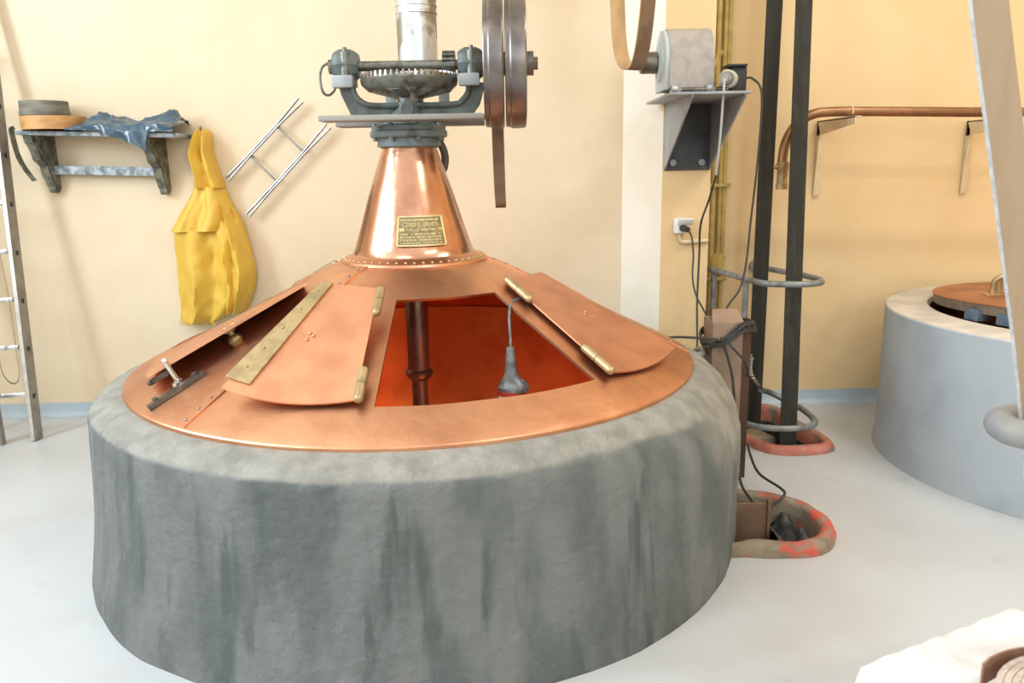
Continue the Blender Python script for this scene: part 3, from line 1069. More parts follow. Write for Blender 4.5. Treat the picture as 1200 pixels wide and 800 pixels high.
def pulley(x0, x1, R):
    bm = B()
    lathe(bm, [(R - 0.014, x0), (R - 0.003, x0), (R, x0 + 0.004), (R + 0.001, x0 + 0.018), (R + 0.006, x0 + 0.024), (R + 0.007, (x0 + x1) / 2 + 0.01), (R + 0.004, x1 - 0.006), (R, x1), (R - 0.014, x1)], (0, KY, DZ), axis='X', n=96, closed=True)
    for i in range(6):
        a = 2 * PI * i / 6
        d = V((0, math.cos(a), math.sin(a)))
        cyl(bm, V(((x0 + x1) / 2, KY, DZ)) + d * 0.03, V(((x0 + x1) / 2, KY, DZ)) + d * (R - 0.01), 0.014, 0.010, n=10)
    lathe(bm, [(0.02, x0 - 0.004), (0.045, x0 - 0.004), (0.045, x1 + 0.004), (0.02, x1 + 0.004)], (0, KY, DZ), axis='X', n=28)
    return bm


for x0, x1 in ((-0.089, -0.013), (-0.008, 0.073)):
    obj('pulley', pulley(x0, x1, 0.240), M_PULLEY, drive, angle=25)
bm = B()
cyl(bm, (0.078, KY, DZ), (0.104, KY, DZ), 0.046, n=22)
cyl(bm, (0.104, KY, DZ), (0.121, KY, DZ), 0.024, n=8)
obj('shaft_collar', bm, M_DARKSTEEL, drive, angle=25)
bm = B()
box(bm, (-0.09, KY + 0.06, DZ - 0.083), (0.09, 0.03, 0.026), bev=0.003)
obj('belt_shifter_arm', bm, M_GREYPAINT, drive)
# agitator shaft inside the kettle
bm = B()
lathe(bm, [(0.0, 0.06), (0.034, 0.06), (0.034, 0.60), (0.050, 0.615), (0.058, 0.625), (0.058, 0.64), (0.047, 0.65), (0.047, 1.57), (0.0, 1.57)], K, n=28)
obj('agitator_shaft', bm, M_STEEL, drive)
bm = B()
box(bm, (KX, KY, 0.12), (1.7, 0.05, 0.09), rz(0.5))
obj('agitator_blade', bm, M_COPPERIN, drive)
# hose behind the neck
bm = B()
tube(bm, spline([(-0.30, 3.36, 1.60), (-0.276, 3.37, 1.575), (-0.264, 3.38, 1.53), (-0.270, 3.38, 1.485), (-0.292, 3.37, 1.45)], 6), 0.016, n=12)
obj('grease_hose', bm, M_DRUM, drive)

# zinc duct behind the gear
duct = empty('vent_duct', 'grey zinc vent duct rising behind the gear above the kettle', 'duct', (-0.377, 3.55, 1.70))
bm = B()
lathe(bm, [(0.078, 1.90), (0.084, 1.90), (0.0845, 2.147), (0.0845, ZC), (0.078, ZC)], (-0.377, 3.55, 0), n=40, closed=True)
obj('duct_pipe', bm, M_ZINC, duct)
for z in (2.115, 2.145, 2.172):
    bm = B()
    lathe(bm, [(0.083, z - 0.006), (0.0875, z - 0.003), (0.0875, z + 0.003), (0.083, z + 0.006)], (-0.377, 3.55, 0), n=40, closed=True)
    obj('duct_bead', bm, M_ZINC, duct)
for x in (-0.50, -0.272):
    bm = B()
    box(bm, (x, 3.55, 1.79), (0.045, 0.02, 0.235), bev=0.003)
    box(bm, (x + (0.03 if x < -0.4 else -0.03), 3.55, 1.90), (0.10, 0.02, 0.02))
    obj('duct_leg', bm, M_GREYPAINT, duct)

# ------------------------------------------------------------------ hanging leather belts
bm = B()
y0, y1 = KY + 0.28, KY + 0.46
path = [(-0.052, y0, 3.8), (-0.052, y0 + 0.005, 2.6), (-0.049, y0 + 0.02, 1.75), (-0.044, y0 + 0.05, 1.42)]
path += [(-0.040, (y0 + y1) / 2 - math.cos(a) * 0.04, 1.345 - math.sin(a) * 0.04) for a in (0.5, 1.0, 1.57, 2.1, 2.6)]
path += [(-0.042, y1 - 0.05, 1.42), (-0.045, y1 - 0.02, 1.75), (-0.05, y1 - 0.005, 2.6), (-0.05, y1, 3.8)]
strip(bm, spline(path, 4), (1, 0.12, 0), 0.048, 0.007, mi=(0, 0, 1))
obj('hanging_belt', bm, [M_LEATHER, M_LEATHERIN], loc=(-0.05, y0, 3.8), angle=50, label='narrow brown leather belt hanging slack behind the twin pulleys', cat='belt')

bm = B()
# slack loop in front of the pilaster: rear strand on the left, near strand on the right
LP = [(0.510, 4.10, 3.85), (0.525, 4.08, 2.7), (0.536, 4.06, 2.2), (0.548, 4.04, 2.03), (0.565, 4.01, 1.955), (0.588, 3.98, 1.926), (0.612, 3.94, 1.932), (0.628, 3.91, 1.99), (0.640, 3.88, 2.10), (0.658, 3.85, 2.35), (0.69, 3.80, 2.8), (0.78, 3.7, 3.85)]
lp = spline(LP, 5)
wd = [V((0.86, 0.5, 0))] * len(lp)
strip(bm, lp, wd, 0.084, 0.007, mi=(1, 0, 1))
obj('hanging_belt', bm, [M_LEATHER, M_LEATHERIN], loc=(0.6, 4.0, 3.85), angle=50, label='wide leather belt hanging in a loop beside the wall motor', cat='belt')

# ------------------------------------------------------------------ shelf on the left
sh = empty('wall_shelf', 'old dark shelf with carved brackets on the wall beside the ladder', 'shelf', (-2.3, YB, 1.4))
TILT_S = 0.018


def shz(x, z):
    return z - (x + 2.74) * 0.034


def sheared(bm):
    for v in bm.verts:
        v.co.z = shz(v.co.x, v.co.z)
    return bm


bm = B()
box(bm, (-2.29, 4.655, 1.712), (0.905, 0.25, 0.024), bev=0.004)
sheared(bm)
obj('shelf_board', bm, M_SHELFBAR, sh)
bp = [(4.78, 1.70), (4.545, 1.70), (4.55, 1.665), (4.575, 1.64), (4.60, 1.60), (4.61, 1.565), (4.645, 1.545), (4.67, 1.53), (4.675, 1.49), (4.70, 1.455), (4.715, 1.42), (4.74, 1.40), (4.775, 1.395), (4.78, 1.42)]
for x in (-2.665, -2.02):
    bm = B()
    prism(bm, bp, 'X', x - 0.024, x + 0.024)
    for q in bm.verts:
        q.co.y += 0.0
    cyl(bm, (x + 0.026, 4.66, 1.64), (x + 0.034, 4.66, 1.64), 0.035, n=16)
    tube(bm, spline([(x + 0.026, 4.57, 1.67), (x + 0.026, 4.625, 1.60), (x + 0.026, 4.69, 1.53), (x + 0.026, 4.73, 1.43)], 5), 0.010, n=8)
    cyl(bm, (x - 0.02, 4.748, 1.405), (x + 0.02, 4.748, 1.405), 0.027, n=14)
    sheared(bm)
    obj('bracket', bm, M_SHELFWOOD, sh, angle=35)
bm = B()
box(bm, (-2.343, 4.72, 1.51), (0.60, 0.025, 0.05), bev=0.003)
sheared(bm)
obj('rail', bm, M_SHELFBAR, sh)

si = empty('wooden_sieve', 'round orange bentwood sieve lying on the left end of the shelf', 'sieve', (-2.52, 4.62, 1.72))
SX, SY = -2.535, 4.605
bm = B()
lathe(bm, [(0.160, 1.724), (0.165, 1.724), (0.166, 1.795), (0.160, 1.795)], (SX, SY, 0), n=48, closed=True)
obj('hoop', bm, M_SIEVEWOOD, si)
bm = B()
rg = lathe(bm, [(0.1605, 1.735), (0.001, 1.735)], (SX, SY, 0), n=48)
obj('mesh_bottom', bm, M_SIEVEGREY, si)
si2 = empty('small_sieve', 'small dark grey sieve hoop stacked on the orange sieve', 'sieve', (-2.575, 4.59, 1.797))
bm = B()
lathe(bm, [(0.119, 1.797), (0.124, 1.797), (0.122, 1.878), (0.117, 1.878)], (-2.577, 4.60, 0), n=40, closed=True)
obj('hoop', bm, M_SIEVEGREY, si2)
bm = B()
lathe(bm, [(0.1235, 1.800), (0.127, 1.802), (0.127, 1.822), (0.1235, 1.824)], (-2.577, 4.60, 0), n=40, closed=True)
obj('lower_band', bm, M_SIEVEGREY, si2)
bm = B()
strip(bm, spline([(-2.700, 4.50, 1.737), (-2.712, 4.49, 1.722), (-2.706, 4.488, 1.66), (-2.697, 4.49, 1.59), (-2.678, 4.495, 1.53), (-2.655, 4.50, 1.485), (-2.632, 4.50, 1.450)], 5), (0.35, 1, 0), 0.032, 0.005)
obj('leather_strap', bm, M_SHELFWOOD, loc=(-2.74, 4.47, 1.73), angle=50, label='dark strap dangling from the left end of the shelf', cat='strap')

# crumpled blue sheet lying on the shelf, one corner hanging over the front
bm = B()


def interp(tab, u):
    for (a0, b0), (a1, b1) in zip(tab[:-1], tab[1:]):
        if u <= a1:
            t_ = (u - a0) / (a1 - a0)
            t_ = t_ * t_ * (3 - 2 * t_)
            return b0 + (b1 - b0) * t_
    return tab[-1][1]


TOPZ = [(0, 0.012), (0.10, 0.05), (0.22, 0.112), (0.38, 0.09), (0.56, 0.060), (0.75, 0.098), (0.93, 0.125), (1.0, 0.075)]
DROP = [(0, 0.0), (0.30, 0.0), (0.45, 0.035), (0.60, 0.065), (0.735, 0.105), (0.755, 0.02), (0.80, 0.0), (1.0, 0.0)]


def sheet(u, v):
    x = -2.42 + 0.585 * u
    f1 = abs(noise.noise(V((u * 4.5 + v * 2.4, v * 3.0 - u * 1.6, 0.3))))
    f2 = abs(noise.noise(V((u * 10 - v * 3, v * 6 + u * 3.0, 5.3))))
    crease = 1 - 1.1 * f1 - 0.55 * f2
    hmax = interp(TOPZ, u)
    prof_ = 1.0 - 0.75 * abs(min(v / 0.78, 1) - 0.45) ** 1.3 * 1.6
    hh = 0.006 + hmax * max(0.15, prof_) * (0.55 + 0.5 * crease)
    y = 4.765 - 0.25 * min(v / 0.78, 1)
    z = 1.726 + hh
    if v > 0.78:
        k = (v - 0.78) / 0.22
        dr = interp(DROP, u)
        y = 4.765 - 0.25 - (0.022 + 0.01 * crease) * min(1, k * 3)
        z = z * (1 - k) + (1.728 - dr) * k
    y += 0.016 * noise.noise(V((u * 9, v * 7, 4)))
    return V((x + 0.014 * noise.noise(V((u * 6, v * 9, 8))), min(y, 4.775), shz(x, z) + 0.002))


slab_grid(bm, sheet, 90, 40, 0.003)
obj('blue_plastic_sheet', bm, M_BLUESHEET, loc=(-2.15, 4.65, 1.72), angle=25, label='crumpled dark blue plastic sheet on the right half of the shelf', cat='sheet')

# ------------------------------------------------------------------ yellow raincoat
coat = empty('yellow_raincoat', 'yellow hooded raincoat hanging from a hook on the wall', 'raincoat', (-1.78, 4.70, 0.6))


def coat_tube(rows, nseg=72, fold=0.02, seed=0, back=4.772, cap_top=True):
    bm = B()
    prev = None
    sp = spline([V((r[0], r[1], r[2])) for r in rows], 12)
    dp = spline([V((r[3], r[4] if len(r) > 4 else back, 0)) for r in rows], 12)
    rings = []
    for q, d in zip(sp, dp):
        z, xl, xr = q
        xc, hw = (xl + xr) / 2, (xr - xl) / 2
        rg = []
        for i in range(nseg):
            a = 2 * PI * i / nseg
            cx, s = math.cos(a), math.sin(a)
            x = xc + hw * cx
            if s > 0:
                f = fold * (math.sin(cx * 6 + z * 2.2 + seed) + 0.7 * noise.noise(V((cx * 2.5 + seed, z * 4, 0))) + 0.9 * (0.5 - abs(noise.noise(V((cx * 3.1 + z * 2, z * 5.5, seed))))) + 0.5 * (0.5 - abs(noise.noise(V((cx * 6 - z * 4, z * 8, seed + 3)))))) * min(1, s * 1.5)
                y = d.y - d.x * (s ** 0.7) - f
            else:
                y = d.y - 0.01 * s * 0
            rg.append(bm.verts.new(V((x + 0.006 * noise.noise(V((z * 9, cx, seed))), min(y, d.y), z))))
        rings.append(rg)
    for a_, b_ in zip(rings[:-1], rings[1:]):
        for i in range(nseg):
            bm.faces.new((a_[i], a_[(i + 1) % nseg], b_[(i + 1) % nseg], b_[i]))
    bm.faces.new(rings[0])
    bm.faces.new(rings[-1])
    return bm


body = coat_tube([(1.20, -1.965, -1.60, 0.13), (1.12, -1.99, -1.585, 0.145), (1.0, -1.992, -1.60, 0.15), (0.86, -1.99, -1.62, 0.155), (0.74, -1.993, -1.645, 0.15), (0.66, -1.995, -1.69, 0.14), (0.605, -2.0, -1.755, 0.125)], fold=0.028, seed=1.0)
obj('coat_body', body, M_YELLOW, coat, angle=65)
sleeve = coat_tube([(1.30, -1.70, -1.645, 0.07), (1.235, -1.70, -1.605, 0.10), (1.15, -1.70, -1.575, 0.125), (1.02, -1.695, -1.548, 0.135), (0.90, -1.685, -1.530, 0.14), (0.80, -1.69, -1.545, 0.14), (0.70, -1.70, -1.585, 0.13), (0.655, -1.70, -1.61, 0.12)], nseg=48, fold=0.030, seed=4.0, back=4.765)
obj('sleeve', sleeve, M_YELLOW, coat, angle=65)
cape = coat_tube([(1.395, -1.838, -1.678, 0.105), (1.34, -1.868, -1.655, 0.125), (1.26, -1.925, -1.625, 0.15), (1.20, -1.965, -1.63, 0.168), (1.145, -1.998, -1.66, 0.178)], fold=0.016, seed=2.2)
obj('cape', cape, M_YELLOW, coat, angle=65, label='yellow shoulder cape of the coat')
hood = coat_tube([(1.722, -1.79, -1.745, 0.035), (1.70, -1.815, -1.728, 0.075), (1.65, -1.838, -1.720, 0.10), (1.59, -1.846, -1.718, 0.115), (1.52, -1.843, -1.703, 0.12), (1.45, -1.838, -1.685, 0.115), (1.405, -1.842, -1.672, 0.11), (1.388, -1.845, -1.670, 0.105)], nseg=56, fold=0.030, seed=6.5)
obj('hood', hood, M_YELLOW, coat, angle=65, label='yellow folded hood')
bm = B()
for i in range(46):
    x = -1.985 + i * 0.0049
    yy = 4.665 + 0.02 * math.sin(i * 0.4)
    box(bm, (x, yy, 0.597 + random.uniform(-0.003, 0.003)), (0.002, 0.004, 0.022))
obj('frayed_hem', bm, M_YELLOW, coat, smooth=False, kind='stuff')
bm = B()
tube(bm, spline([(-1.768, 4.78, 1.70), (-1.768, 4.74, 1.697), (-1.768, 4.725, 1.715), (-1.768, 4.728, 1.735)], 5), 0.006, n=8)
obj('coat_hook', bm, M_DARKSTEEL, loc=(-1.768, 4.78, 1.70), label='small dark iron hook holding the yellow raincoat hood', cat='hook')

# ------------------------------------------------------------------ light metal frame on the wall
fr = empty('wall_rack', 'thin bright steel ladder shaped rack hung aslant on the wall beside raincoat', 'rack', (-1.35, 4.74, 1.55))
YQ = 4.725
for (a, b, spread) in (((-1.181, 1.871), (-1.642, 1.436), 1), ((-1.031, 1.728), (-1.541, 1.228), 1)):
    A_, B_ = V((a[0], YQ, a[1])), V((b[0], YQ, b[1]))
    d = (B_ - A_).normalized()
    n_ = V((d.z, 0, -d.x))
    for s in (-1, 1):
        bm = B()
        pts = []
        for t_, off in ((0, 0.016), (0.30, 0.006), (0.36, 0.006), (0.66, 0.006), (0.72, 0.006), (1.0, 0.012)):
            pts.append(A_.lerp(B_, t_) + n_ * off * s)
        tube(bm, spline(pts, 4), 0.0068, n=8)
        obj('rail_rod', bm, M_RACK, fr)
for (a, b) in (((-1.334, 1.733), (-1.198, 1.593)), ((-1.496, 1.564), (-1.364, 1.426))):
    bm = B()
    strip(bm, [V((a[0], YQ + 0.008, a[1])), V(((a[0] + b[0]) / 2, YQ + 0.008, (a[1] + b[1]) / 2)), V((b[0], YQ + 0.008, b[1]))], (1, 0, 1), 0.012, 0.006)
    obj('cross_bar', bm, M_ALUFACE, fr, smooth=False)
    for p in (a, b):
        bm = B()
        cyl(bm, (p[0], YQ + 0.0, p[1]), (p[0], 4.79, p[1]), 0.006, n=8)
        obj('standoff', bm, M_ALUFACE, fr)

# ------------------------------------------------------------------ aluminium ladder
lad = empty('aluminium_ladder', 'aluminium ladder leaning on the wall at the left edge', 'ladder', (-2.85, 4.33, 0))
LD = V((-0.058, 0.152, 1.0))
F1, F2 = V((-2.735, 4.33, 0.0)), V((-3.14, 4.33, 0.0))
LDn = LD.normalized()
rotl = LDn.to_track_quat('Z', 'Y').to_matrix()
for F in (F1, F2):
    bm = B()
    c = F + LD * 1.28
    ax = V((1, 0, 0))
    ax = (ax - LDn * ax.dot(LDn)).normalized()
    ay = LDn.cross(ax)
    mm = Matrix((ax, ay, LDn)).transposed()
    box(bm, c, (0.024, 0.085, 2.56 * LD.length), mm, bev=0.003)
    for f in bm.faces:
        f.normal_update()
        if abs(f.normal.dot(ax)) > 0.8:
            f.material_index = 1
    obj('stile', bm, [M_ALU, M_ALUFACE], lad, smooth=False)
    bm = B()
    box(bm, F + LD * 0.035, (0.040, 0.075, 0.07), mm, bev=0.012)
    obj('foot', bm, M_ALUFACE, lad)
for k in range(9):
    z = 0.25 + 0.268 * k
    p, q = F1 + LD * z, F2 + LD * z
    bm = B()
    box(bm, p.lerp(q, 0.5), ((p - q).length, 0.03, 0.026), mm, bev=0.004)
    rg = obj('rung', bm, M_ALU, lad)
    bm = B()
    box(bm, p + ax * 0.0135, (0.003, 0.022, 0.026), mm)
    obj('rung_plug', bm, M_BLACK, rg, smooth=False)
bm = B()
box(bm, (-2.905, 4.255, 0.14), (0.06, 0.04, 0.28), bev=0.004)
cyl(bm, (-2.905, 4.23, 0.285), (-2.905, 4.28, 0.285), 0.038, n=20)
box(bm, (-2.93, 4.29, 0.255), (0.05, 0.05, 0.03))
obj('stay_leg', bm, M_ALUFACE, lad)
bm = B()
strip(bm, spline([(-2.865, 4.44, 1.36), (-2.840, 4.43, 1.0), (-2.815, 4.405, 0.75), (-2.800, 4.37, 0.5), (-2.785, 4.345, 0.39), (-2.81, 4.34, 0.335), (-2.85, 4.335, 0.35), (-2.88, 4.34, 0.42), (-2.89, 4.36, 0.6), (-2.895, 4.38, 0.8)], 6), (0.5, -0.8, 0), 0.022, 0.003)
obj('ladder_strap', bm, M_SIEVEGREY, loc=(-2.865, 4.44, 1.36), angle=50, label='thin grey strap looped over the rungs of the ladder', cat='strap')

# ------------------------------------------------------------------ motor and its wall bracket
br = empty('motor_bracket', 'grey sheet steel bracket on the pilaster carrying the motor', 'bracket', (1.0, 4.56, 1.44))
bm = B()
box(bm, (0.957, 4.225, 1.806), (0.385, 0.67, 0.012), bev=0.002)
obj('top_plate', bm, M_GREYPAINT, br)
bm = B()
x0, x1 = 0.873, 1.125
for x in (x0, x1):
    bm = B()
    prism(bm, [(4.558, 1.442), (4.558, 1.80), (3.90, 1.80), (3.90, 1.79)], 'X', x - 0.004, x + 0.004)
    obj('side_plate', bm, M_GREYPAINT, br, smooth=False)
bm = B()
box(bm, ((x0 + x1) / 2, 4.552, 1.62), (x1 - x0, 0.010, 0.355))
obj('back_plate', bm, M_BRACKSHADE, br, smooth=False)
for x in (0.915, 1.075):
    bm = B()
    cyl(bm, (x, 4.548, 1.485), (x, 4.528, 1.485), 0.020, n=6)
    obj('bolt', bm, M_GREYPAINT, br, smooth=False)

mo = empty('electric_motor', 'dusty grey electric motor with small pulley on the wall bracket', 'motor', (0.95, 4.2, 1.81))
MX = -0.048
MY, MZ, MR = 4.19, 1.982, 0.152
bm = B()
poly = [(MY + MR * math.cos(a), MZ + MR * math.sin(a)) for a in [PI * i / 20 for i in range(21)]] + [(MY - MR, 1.842), (MY + MR, 1.842)]
prism(bm, poly, 'X', 0.838 + MX, 1.052 + MX)
obj('casing', bm, M_MOTOR, mo, angle=30)
bm = B()
poly2 = [(MY + (MR - 0.006) * math.cos(a), MZ + (MR - 0.006) * math.sin(a)) for a in [PI * i / 20 for i in range(21)]] + [(MY - MR + 0.03, 1.838), (MY + MR - 0.03, 1.838)]
prism(bm, poly2, 'X', 0.818 + MX, 0.838 + MX)
lathe(bm, [(0.10, 0.820), (0.095, 0.806), (0.05, 0.800), (0.02, 0.800)], (MX, MY, MZ), axis='X', n=28)
obj('end_shield', bm, M_MOTOREND, mo, angle=30)
bm = B()
cyl(bm, (0.82 + MX, MY, MZ - 0.005), (0.71 + MX, MY, MZ - 0.005), 0.018, n=14)
lathe(bm, [(0.018, 0.718), (0.050, 0.718), (0.053, 0.722), (0.052, 0.758), (0.053, 0.794), (0.050, 0.798), (0.018, 0.798)], (MX, MY, MZ - 0.005), axis='X', n=30)
obj('motor_pulley', bm, M_DARKSTEEL, mo, angle=30)
for y in (MY - 0.165, MY + 0.14):
    bm = B()
    cyl(bm, (0.83, y, 1.832), (1.07, y, 1.832), 0.011, n=12)
    obj('slide_rail', bm, M_DARKSTEEL, mo)
for x in (0.82, 0.985):
    bm = B()
    box(bm, (x, MY - 0.15, 1.838), (0.05, 0.06, 0.03), bev=0.004)
    cyl(bm, (x + 0.01, MY - 0.18, 1.812), (x + 0.01, MY - 0.18, 1.862), 0.008, n=6)
    obj('mounting_foot', bm, M_STEEL, mo)
bm = B()
tube(bm, spline([(1.0, 4.26, 1.93), (1.05, 4.26, 1.96), (1.075, 4.26, 2.01), (1.10, 4.25, 2.03)], 5), 0.013, n=10)
obj('cable_gland', bm, M_OCHRE, mo)

swb = empty('switch_box', 'black switch box with round grey plug beside the wall motor', 'switch', (1.11, 4.1, 1.81))
bm = B()
box(bm, (1.135, 4.12, 1.876), (0.075, 0.11, 0.128), bev=0.006)
box(bm, (1.12, 4.10, 1.944), (0.095, 0.12, 0.010), bev=0.002)
obj('box', bm, M_BLACK, swb)
bm = B()
cyl(bm, (1.085, 4.06, 1.880), (1.065, 4.02, 1.880), 0.042, n=22)
obj('socket_ring', bm, M_STONE, swb, angle=30)
bm = B()
cyl(bm, (1.066, 4.025, 1.880), (1.04, 3.965, 1.878), 0.034, 0.028, n=18)
cyl(bm, (1.041, 3.967, 1.878), (1.030, 3.94, 1.876), 0.020, n=14)
obj('plug', bm, M_STEEL, swb, angle=30)

# ------------------------------------------------------------------ conduit, socket and cables on the pilaster
cdt = empty('ochre_conduit', 'ochre painted vertical conduits running down beside the pilaster', 'conduit', (1.2, 4.75, 0.3))
for x, r, z0 in ((1.205, 0.016, 0.2), (1.243, 0.013, 0.94), (1.268, 0.013, 0.2)):
    bm = B()
    cyl(bm, (x, 4.755, z0), (x - 0.01, 4.755, ZC), r, n=14)
    obj('pipe', bm, M_OCHRE, cdt)
bm = B()
cyl(bm, (1.245, 4.74, 0.94), (1.225, 4.70, 0.845), 0.045, 0.030, n=4)
obj('end_hood', bm, M_OCHRE, cdt, smooth=False)
for z in (1.35, 0.80):
    bm = B()
    box(bm, (1.235, 4.745, z), (0.12, 0.05, 0.022), bev=0.004)
    obj('clip', bm, M_OCHRE, cdt)

so = empty('wall_socket', 'white wall socket with plug on the beige pilaster', 'socket', (0.97, 4.56, 1.13))
bm = B()
box(bm, (0.965, 4.535, 1.135), (0.07, 0.05, 0.085), bev=0.008)
obj('socket_box', bm, M_WHITEPL, so)
bm = B()
box(bm, (0.988, 4.497, 1.16), (0.085, 0.012, 0.045), Matrix.Rotation(0.6, 3, 'X'), bev=0.004)
obj('flap', bm, M_WHITEPL, so)
bm = B()
cyl(bm, (0.975, 4.51, 1.125), (0.99, 4.44, 1.120), 0.020, 0.015, n=14)
obj('plug', bm, M_BLACK, so)
bm = B()
tube(bm, spline([(0.965, 4.545, 1.095), (0.968, 4.545, 1.06), (0.985, 4.545, 1.043), (1.02, 4.545, 1.043), (1.13, 4.545, 1.048)], 5), 0.012, n=10)
obj('conduit_stub', bm, M_CREAMPIPE, so)


def cable(name, pts, r, m, label, k=7):
    bm = B()
    tube(bm, spline(pts, k), r, n=8)
    return obj(name, bm, m, loc=pts[0], label=label, cat='cable')


cable('power_cable', [(1.165, 4.08, 1.885), (1.20, 4.06, 1.88), (1.235, 4.02, 1.80), (1.225, 4.0, 1.5), (1.205, 4.0, 1.2), (1.185, 3.98, 0.98), (1.15, 3.95, 0.86), (1.09, 3.9, 0.80), (1.03, 3.80, 0.76)], 0.0055, M_CABLE, 'black cable looping from the switch box down behind the wooden casing')
cable('power_cable', [(1.032, 3.945, 1.876), (1.025, 3.93, 1.80), (1.02, 3.94, 1.6), (1.015, 3.97, 1.425)], 0.0058, M_GREYCABLE, 'pale grey lead hanging from the round plug over the bracket')
cable('power_cable', [(1.015, 3.97, 1.425), (1.03, 4.15, 1.3), (1.05, 4.40, 1.15), (1.06, 4.45, 0.98), (1.045, 4.40, 0.72), (1.03, 4.3, 0.5), (1.02, 4.25, 0.35)], 0.0058, M_CABLE, 'black lead running down the edge of the beige pilaster')
cable('power_cable', [(0.99, 4.44, 1.12), (1.01, 4.43, 1.08), (1.02, 4.42, 0.98), (1.015, 4.40, 0.86), (1.03, 4.36, 0.76), (1.05, 4.2, 0.68), (1.04, 4.0, 0.60)], 0.005, M_CABLE, 'black lead hanging from the white wall socket')

# ------------------------------------------------------------------ wooden casing beside the plinth, wound with cable
ca = empty('wooden_casing', 'brown upright wooden casing standing between plinth and belts', 'casing', (1.0, 3.65, 0))
CX0, CX1, CY0, CZ = 0.926, 1.066, 3.57, 0.765
bm = B()
box(bm, ((CX0 + CX1) / 2, CY0 + 0.011, CZ / 2), (CX1 - CX0, 0.022, CZ), bev=0.002)
obj('front_board', bm, M_BOARD, ca)
bm = B()
prism(bm, [(CX0 - 0.003, CZ), (CX1 + 0.003, CZ), (CX1 - 0.008, CZ + 0.05), (CX0 + 0.015, CZ + 0.05)], 'Y', CY0 + 0.0, CY0 + 0.012)
for q in bm.verts:
    if q.co.z > CZ + 0.01:
        q.co.y += 0.085
obj('sloped_top', bm, M_BOARD, ca, smooth=False)
bm = B()
box(bm, (CX1 + 0.004, CY0 + 0.014, CZ / 2), (0.008, 0.03, CZ))
box(bm, (CX1 + 0.026, CY0 + 0.03, CZ / 2 - 0.02), (0.034, 0.03, CZ - 0.04), bev=0.002)
obj('edge_strip', bm, M_BOARDDARK, ca, smooth=False)
bm = B()
box(bm, (CX0 + 0.006, CY0 + 0.09, CZ / 2), (0.012, 0.14, CZ))
box(bm, ((CX0 + CX1) / 2, CY0 + 0.17, CZ / 2), (CX1 - CX0, 0.018, CZ))
obj('back_boards', bm, M_BOARD, ca, smooth=False)

coil = empty('extension_cable', 'dark cable wound round the wooden casing and trailing into pit', 'cable', (1.0, 3.55, 0.7))
bm = B()
fy, by = CY0 - 0.015, CY0 + 0.20
rr = random.Random(5)
pts = []
for k in range(6):
    z0 = 0.690 + rr.uniform(-0.012, 0.012)
    s = rr.uniform(0.05, 0.085)
    zr = z0 + s
    fo = 0.006 * k
    pts += [(CX0 - 0.022 - 0.01 * rr.random(), fy + 0.06, z0 - 0.008 - 0.03 * rr.random()), (CX0 + 0.03, fy - 0.004 - fo, z0 - 0.012 + rr.uniform(-0.008, 0.008)), (CX0 + 0.085, fy - 0.006 - fo, z0 + s * 0.45 + rr.uniform(-0.008, 0.01)), (CX1 - 0.01, fy - 0.003 - fo, zr - 0.012 * rr.random()), (CX1 + 0.055 + 0.018 * rr.random(), fy + 0.05, zr - 0.01 - 0.02 * rr.random()), (CX1 + 0.045, by, zr - 0.03), (CX0 + 0.05, by + 0.02, z0 + 0.015), (CX0 - 0.018, by - 0.04, z0)]
tube(bm, spline(pts, 6), 0.0058, n=7)
obj('winding', bm, M_CABLE, coil)
bm = B()
tube(bm, spline([(0.951, 3.52, 0.711), (1.003, 3.5, 0.535), (1.006, 3.42, 0.316), (1.0, 3.3, 0.118), (1.023, 3.2, 0.06), (1.05, 3.13, 0.044), (1.089, 3.12, 0.068), (1.151, 3.16, 0.095), (1.156, 3.22, 0.101), (1.106, 3.36, 0.112), (1.108, 3.5, 0.14), (1.114, 3.58, 0.174)], 7), 0.0062, n=8)
obj('trailing_end', bm, M_CABLE, coil)
bm = B()
tube(bm, spline([(CX0 + 0.055, fy - 0.028, 0.69), (1.0, fy - 0.04, 0.665), (1.06, fy - 0.04, 0.60), (1.085, fy - 0.02, 0.54), (1.10, fy + 0.02, 0.51)], 7), 0.0055, n=8)
obj('short_tail', bm, M_CABLE, coil)
bm = B()
tube(bm, spline([(CX0 + 0.02, fy - 0.01, 0.695), (0.86, 3.56, 0.70), (0.76, 3.52, 0.715), (0.68, 3.48, 0.72), (0.60, 3.44, 0.72)], 7), 0.0058, n=8)
obj('kettle_lead', bm, M_CABLE, coil)

bm = B()
tube(bm, spline([(0.70, 3.62, 0.62), (0.79, 3.55, 0.632), (0.86, 3.53, 0.628), (0.93, 3.76, 0.60), (0.96, 4.1, 0.5), (0.97, 4.4, 0.3), (0.97, 4.5, 0.02)], 6), 0.013, n=10)
obj('grey_hose', bm, M_RAIL, loc=(0.97, 4.5, 0.0), label='grey hose lying over the plinth shoulder behind the wooden casing', cat='hose')

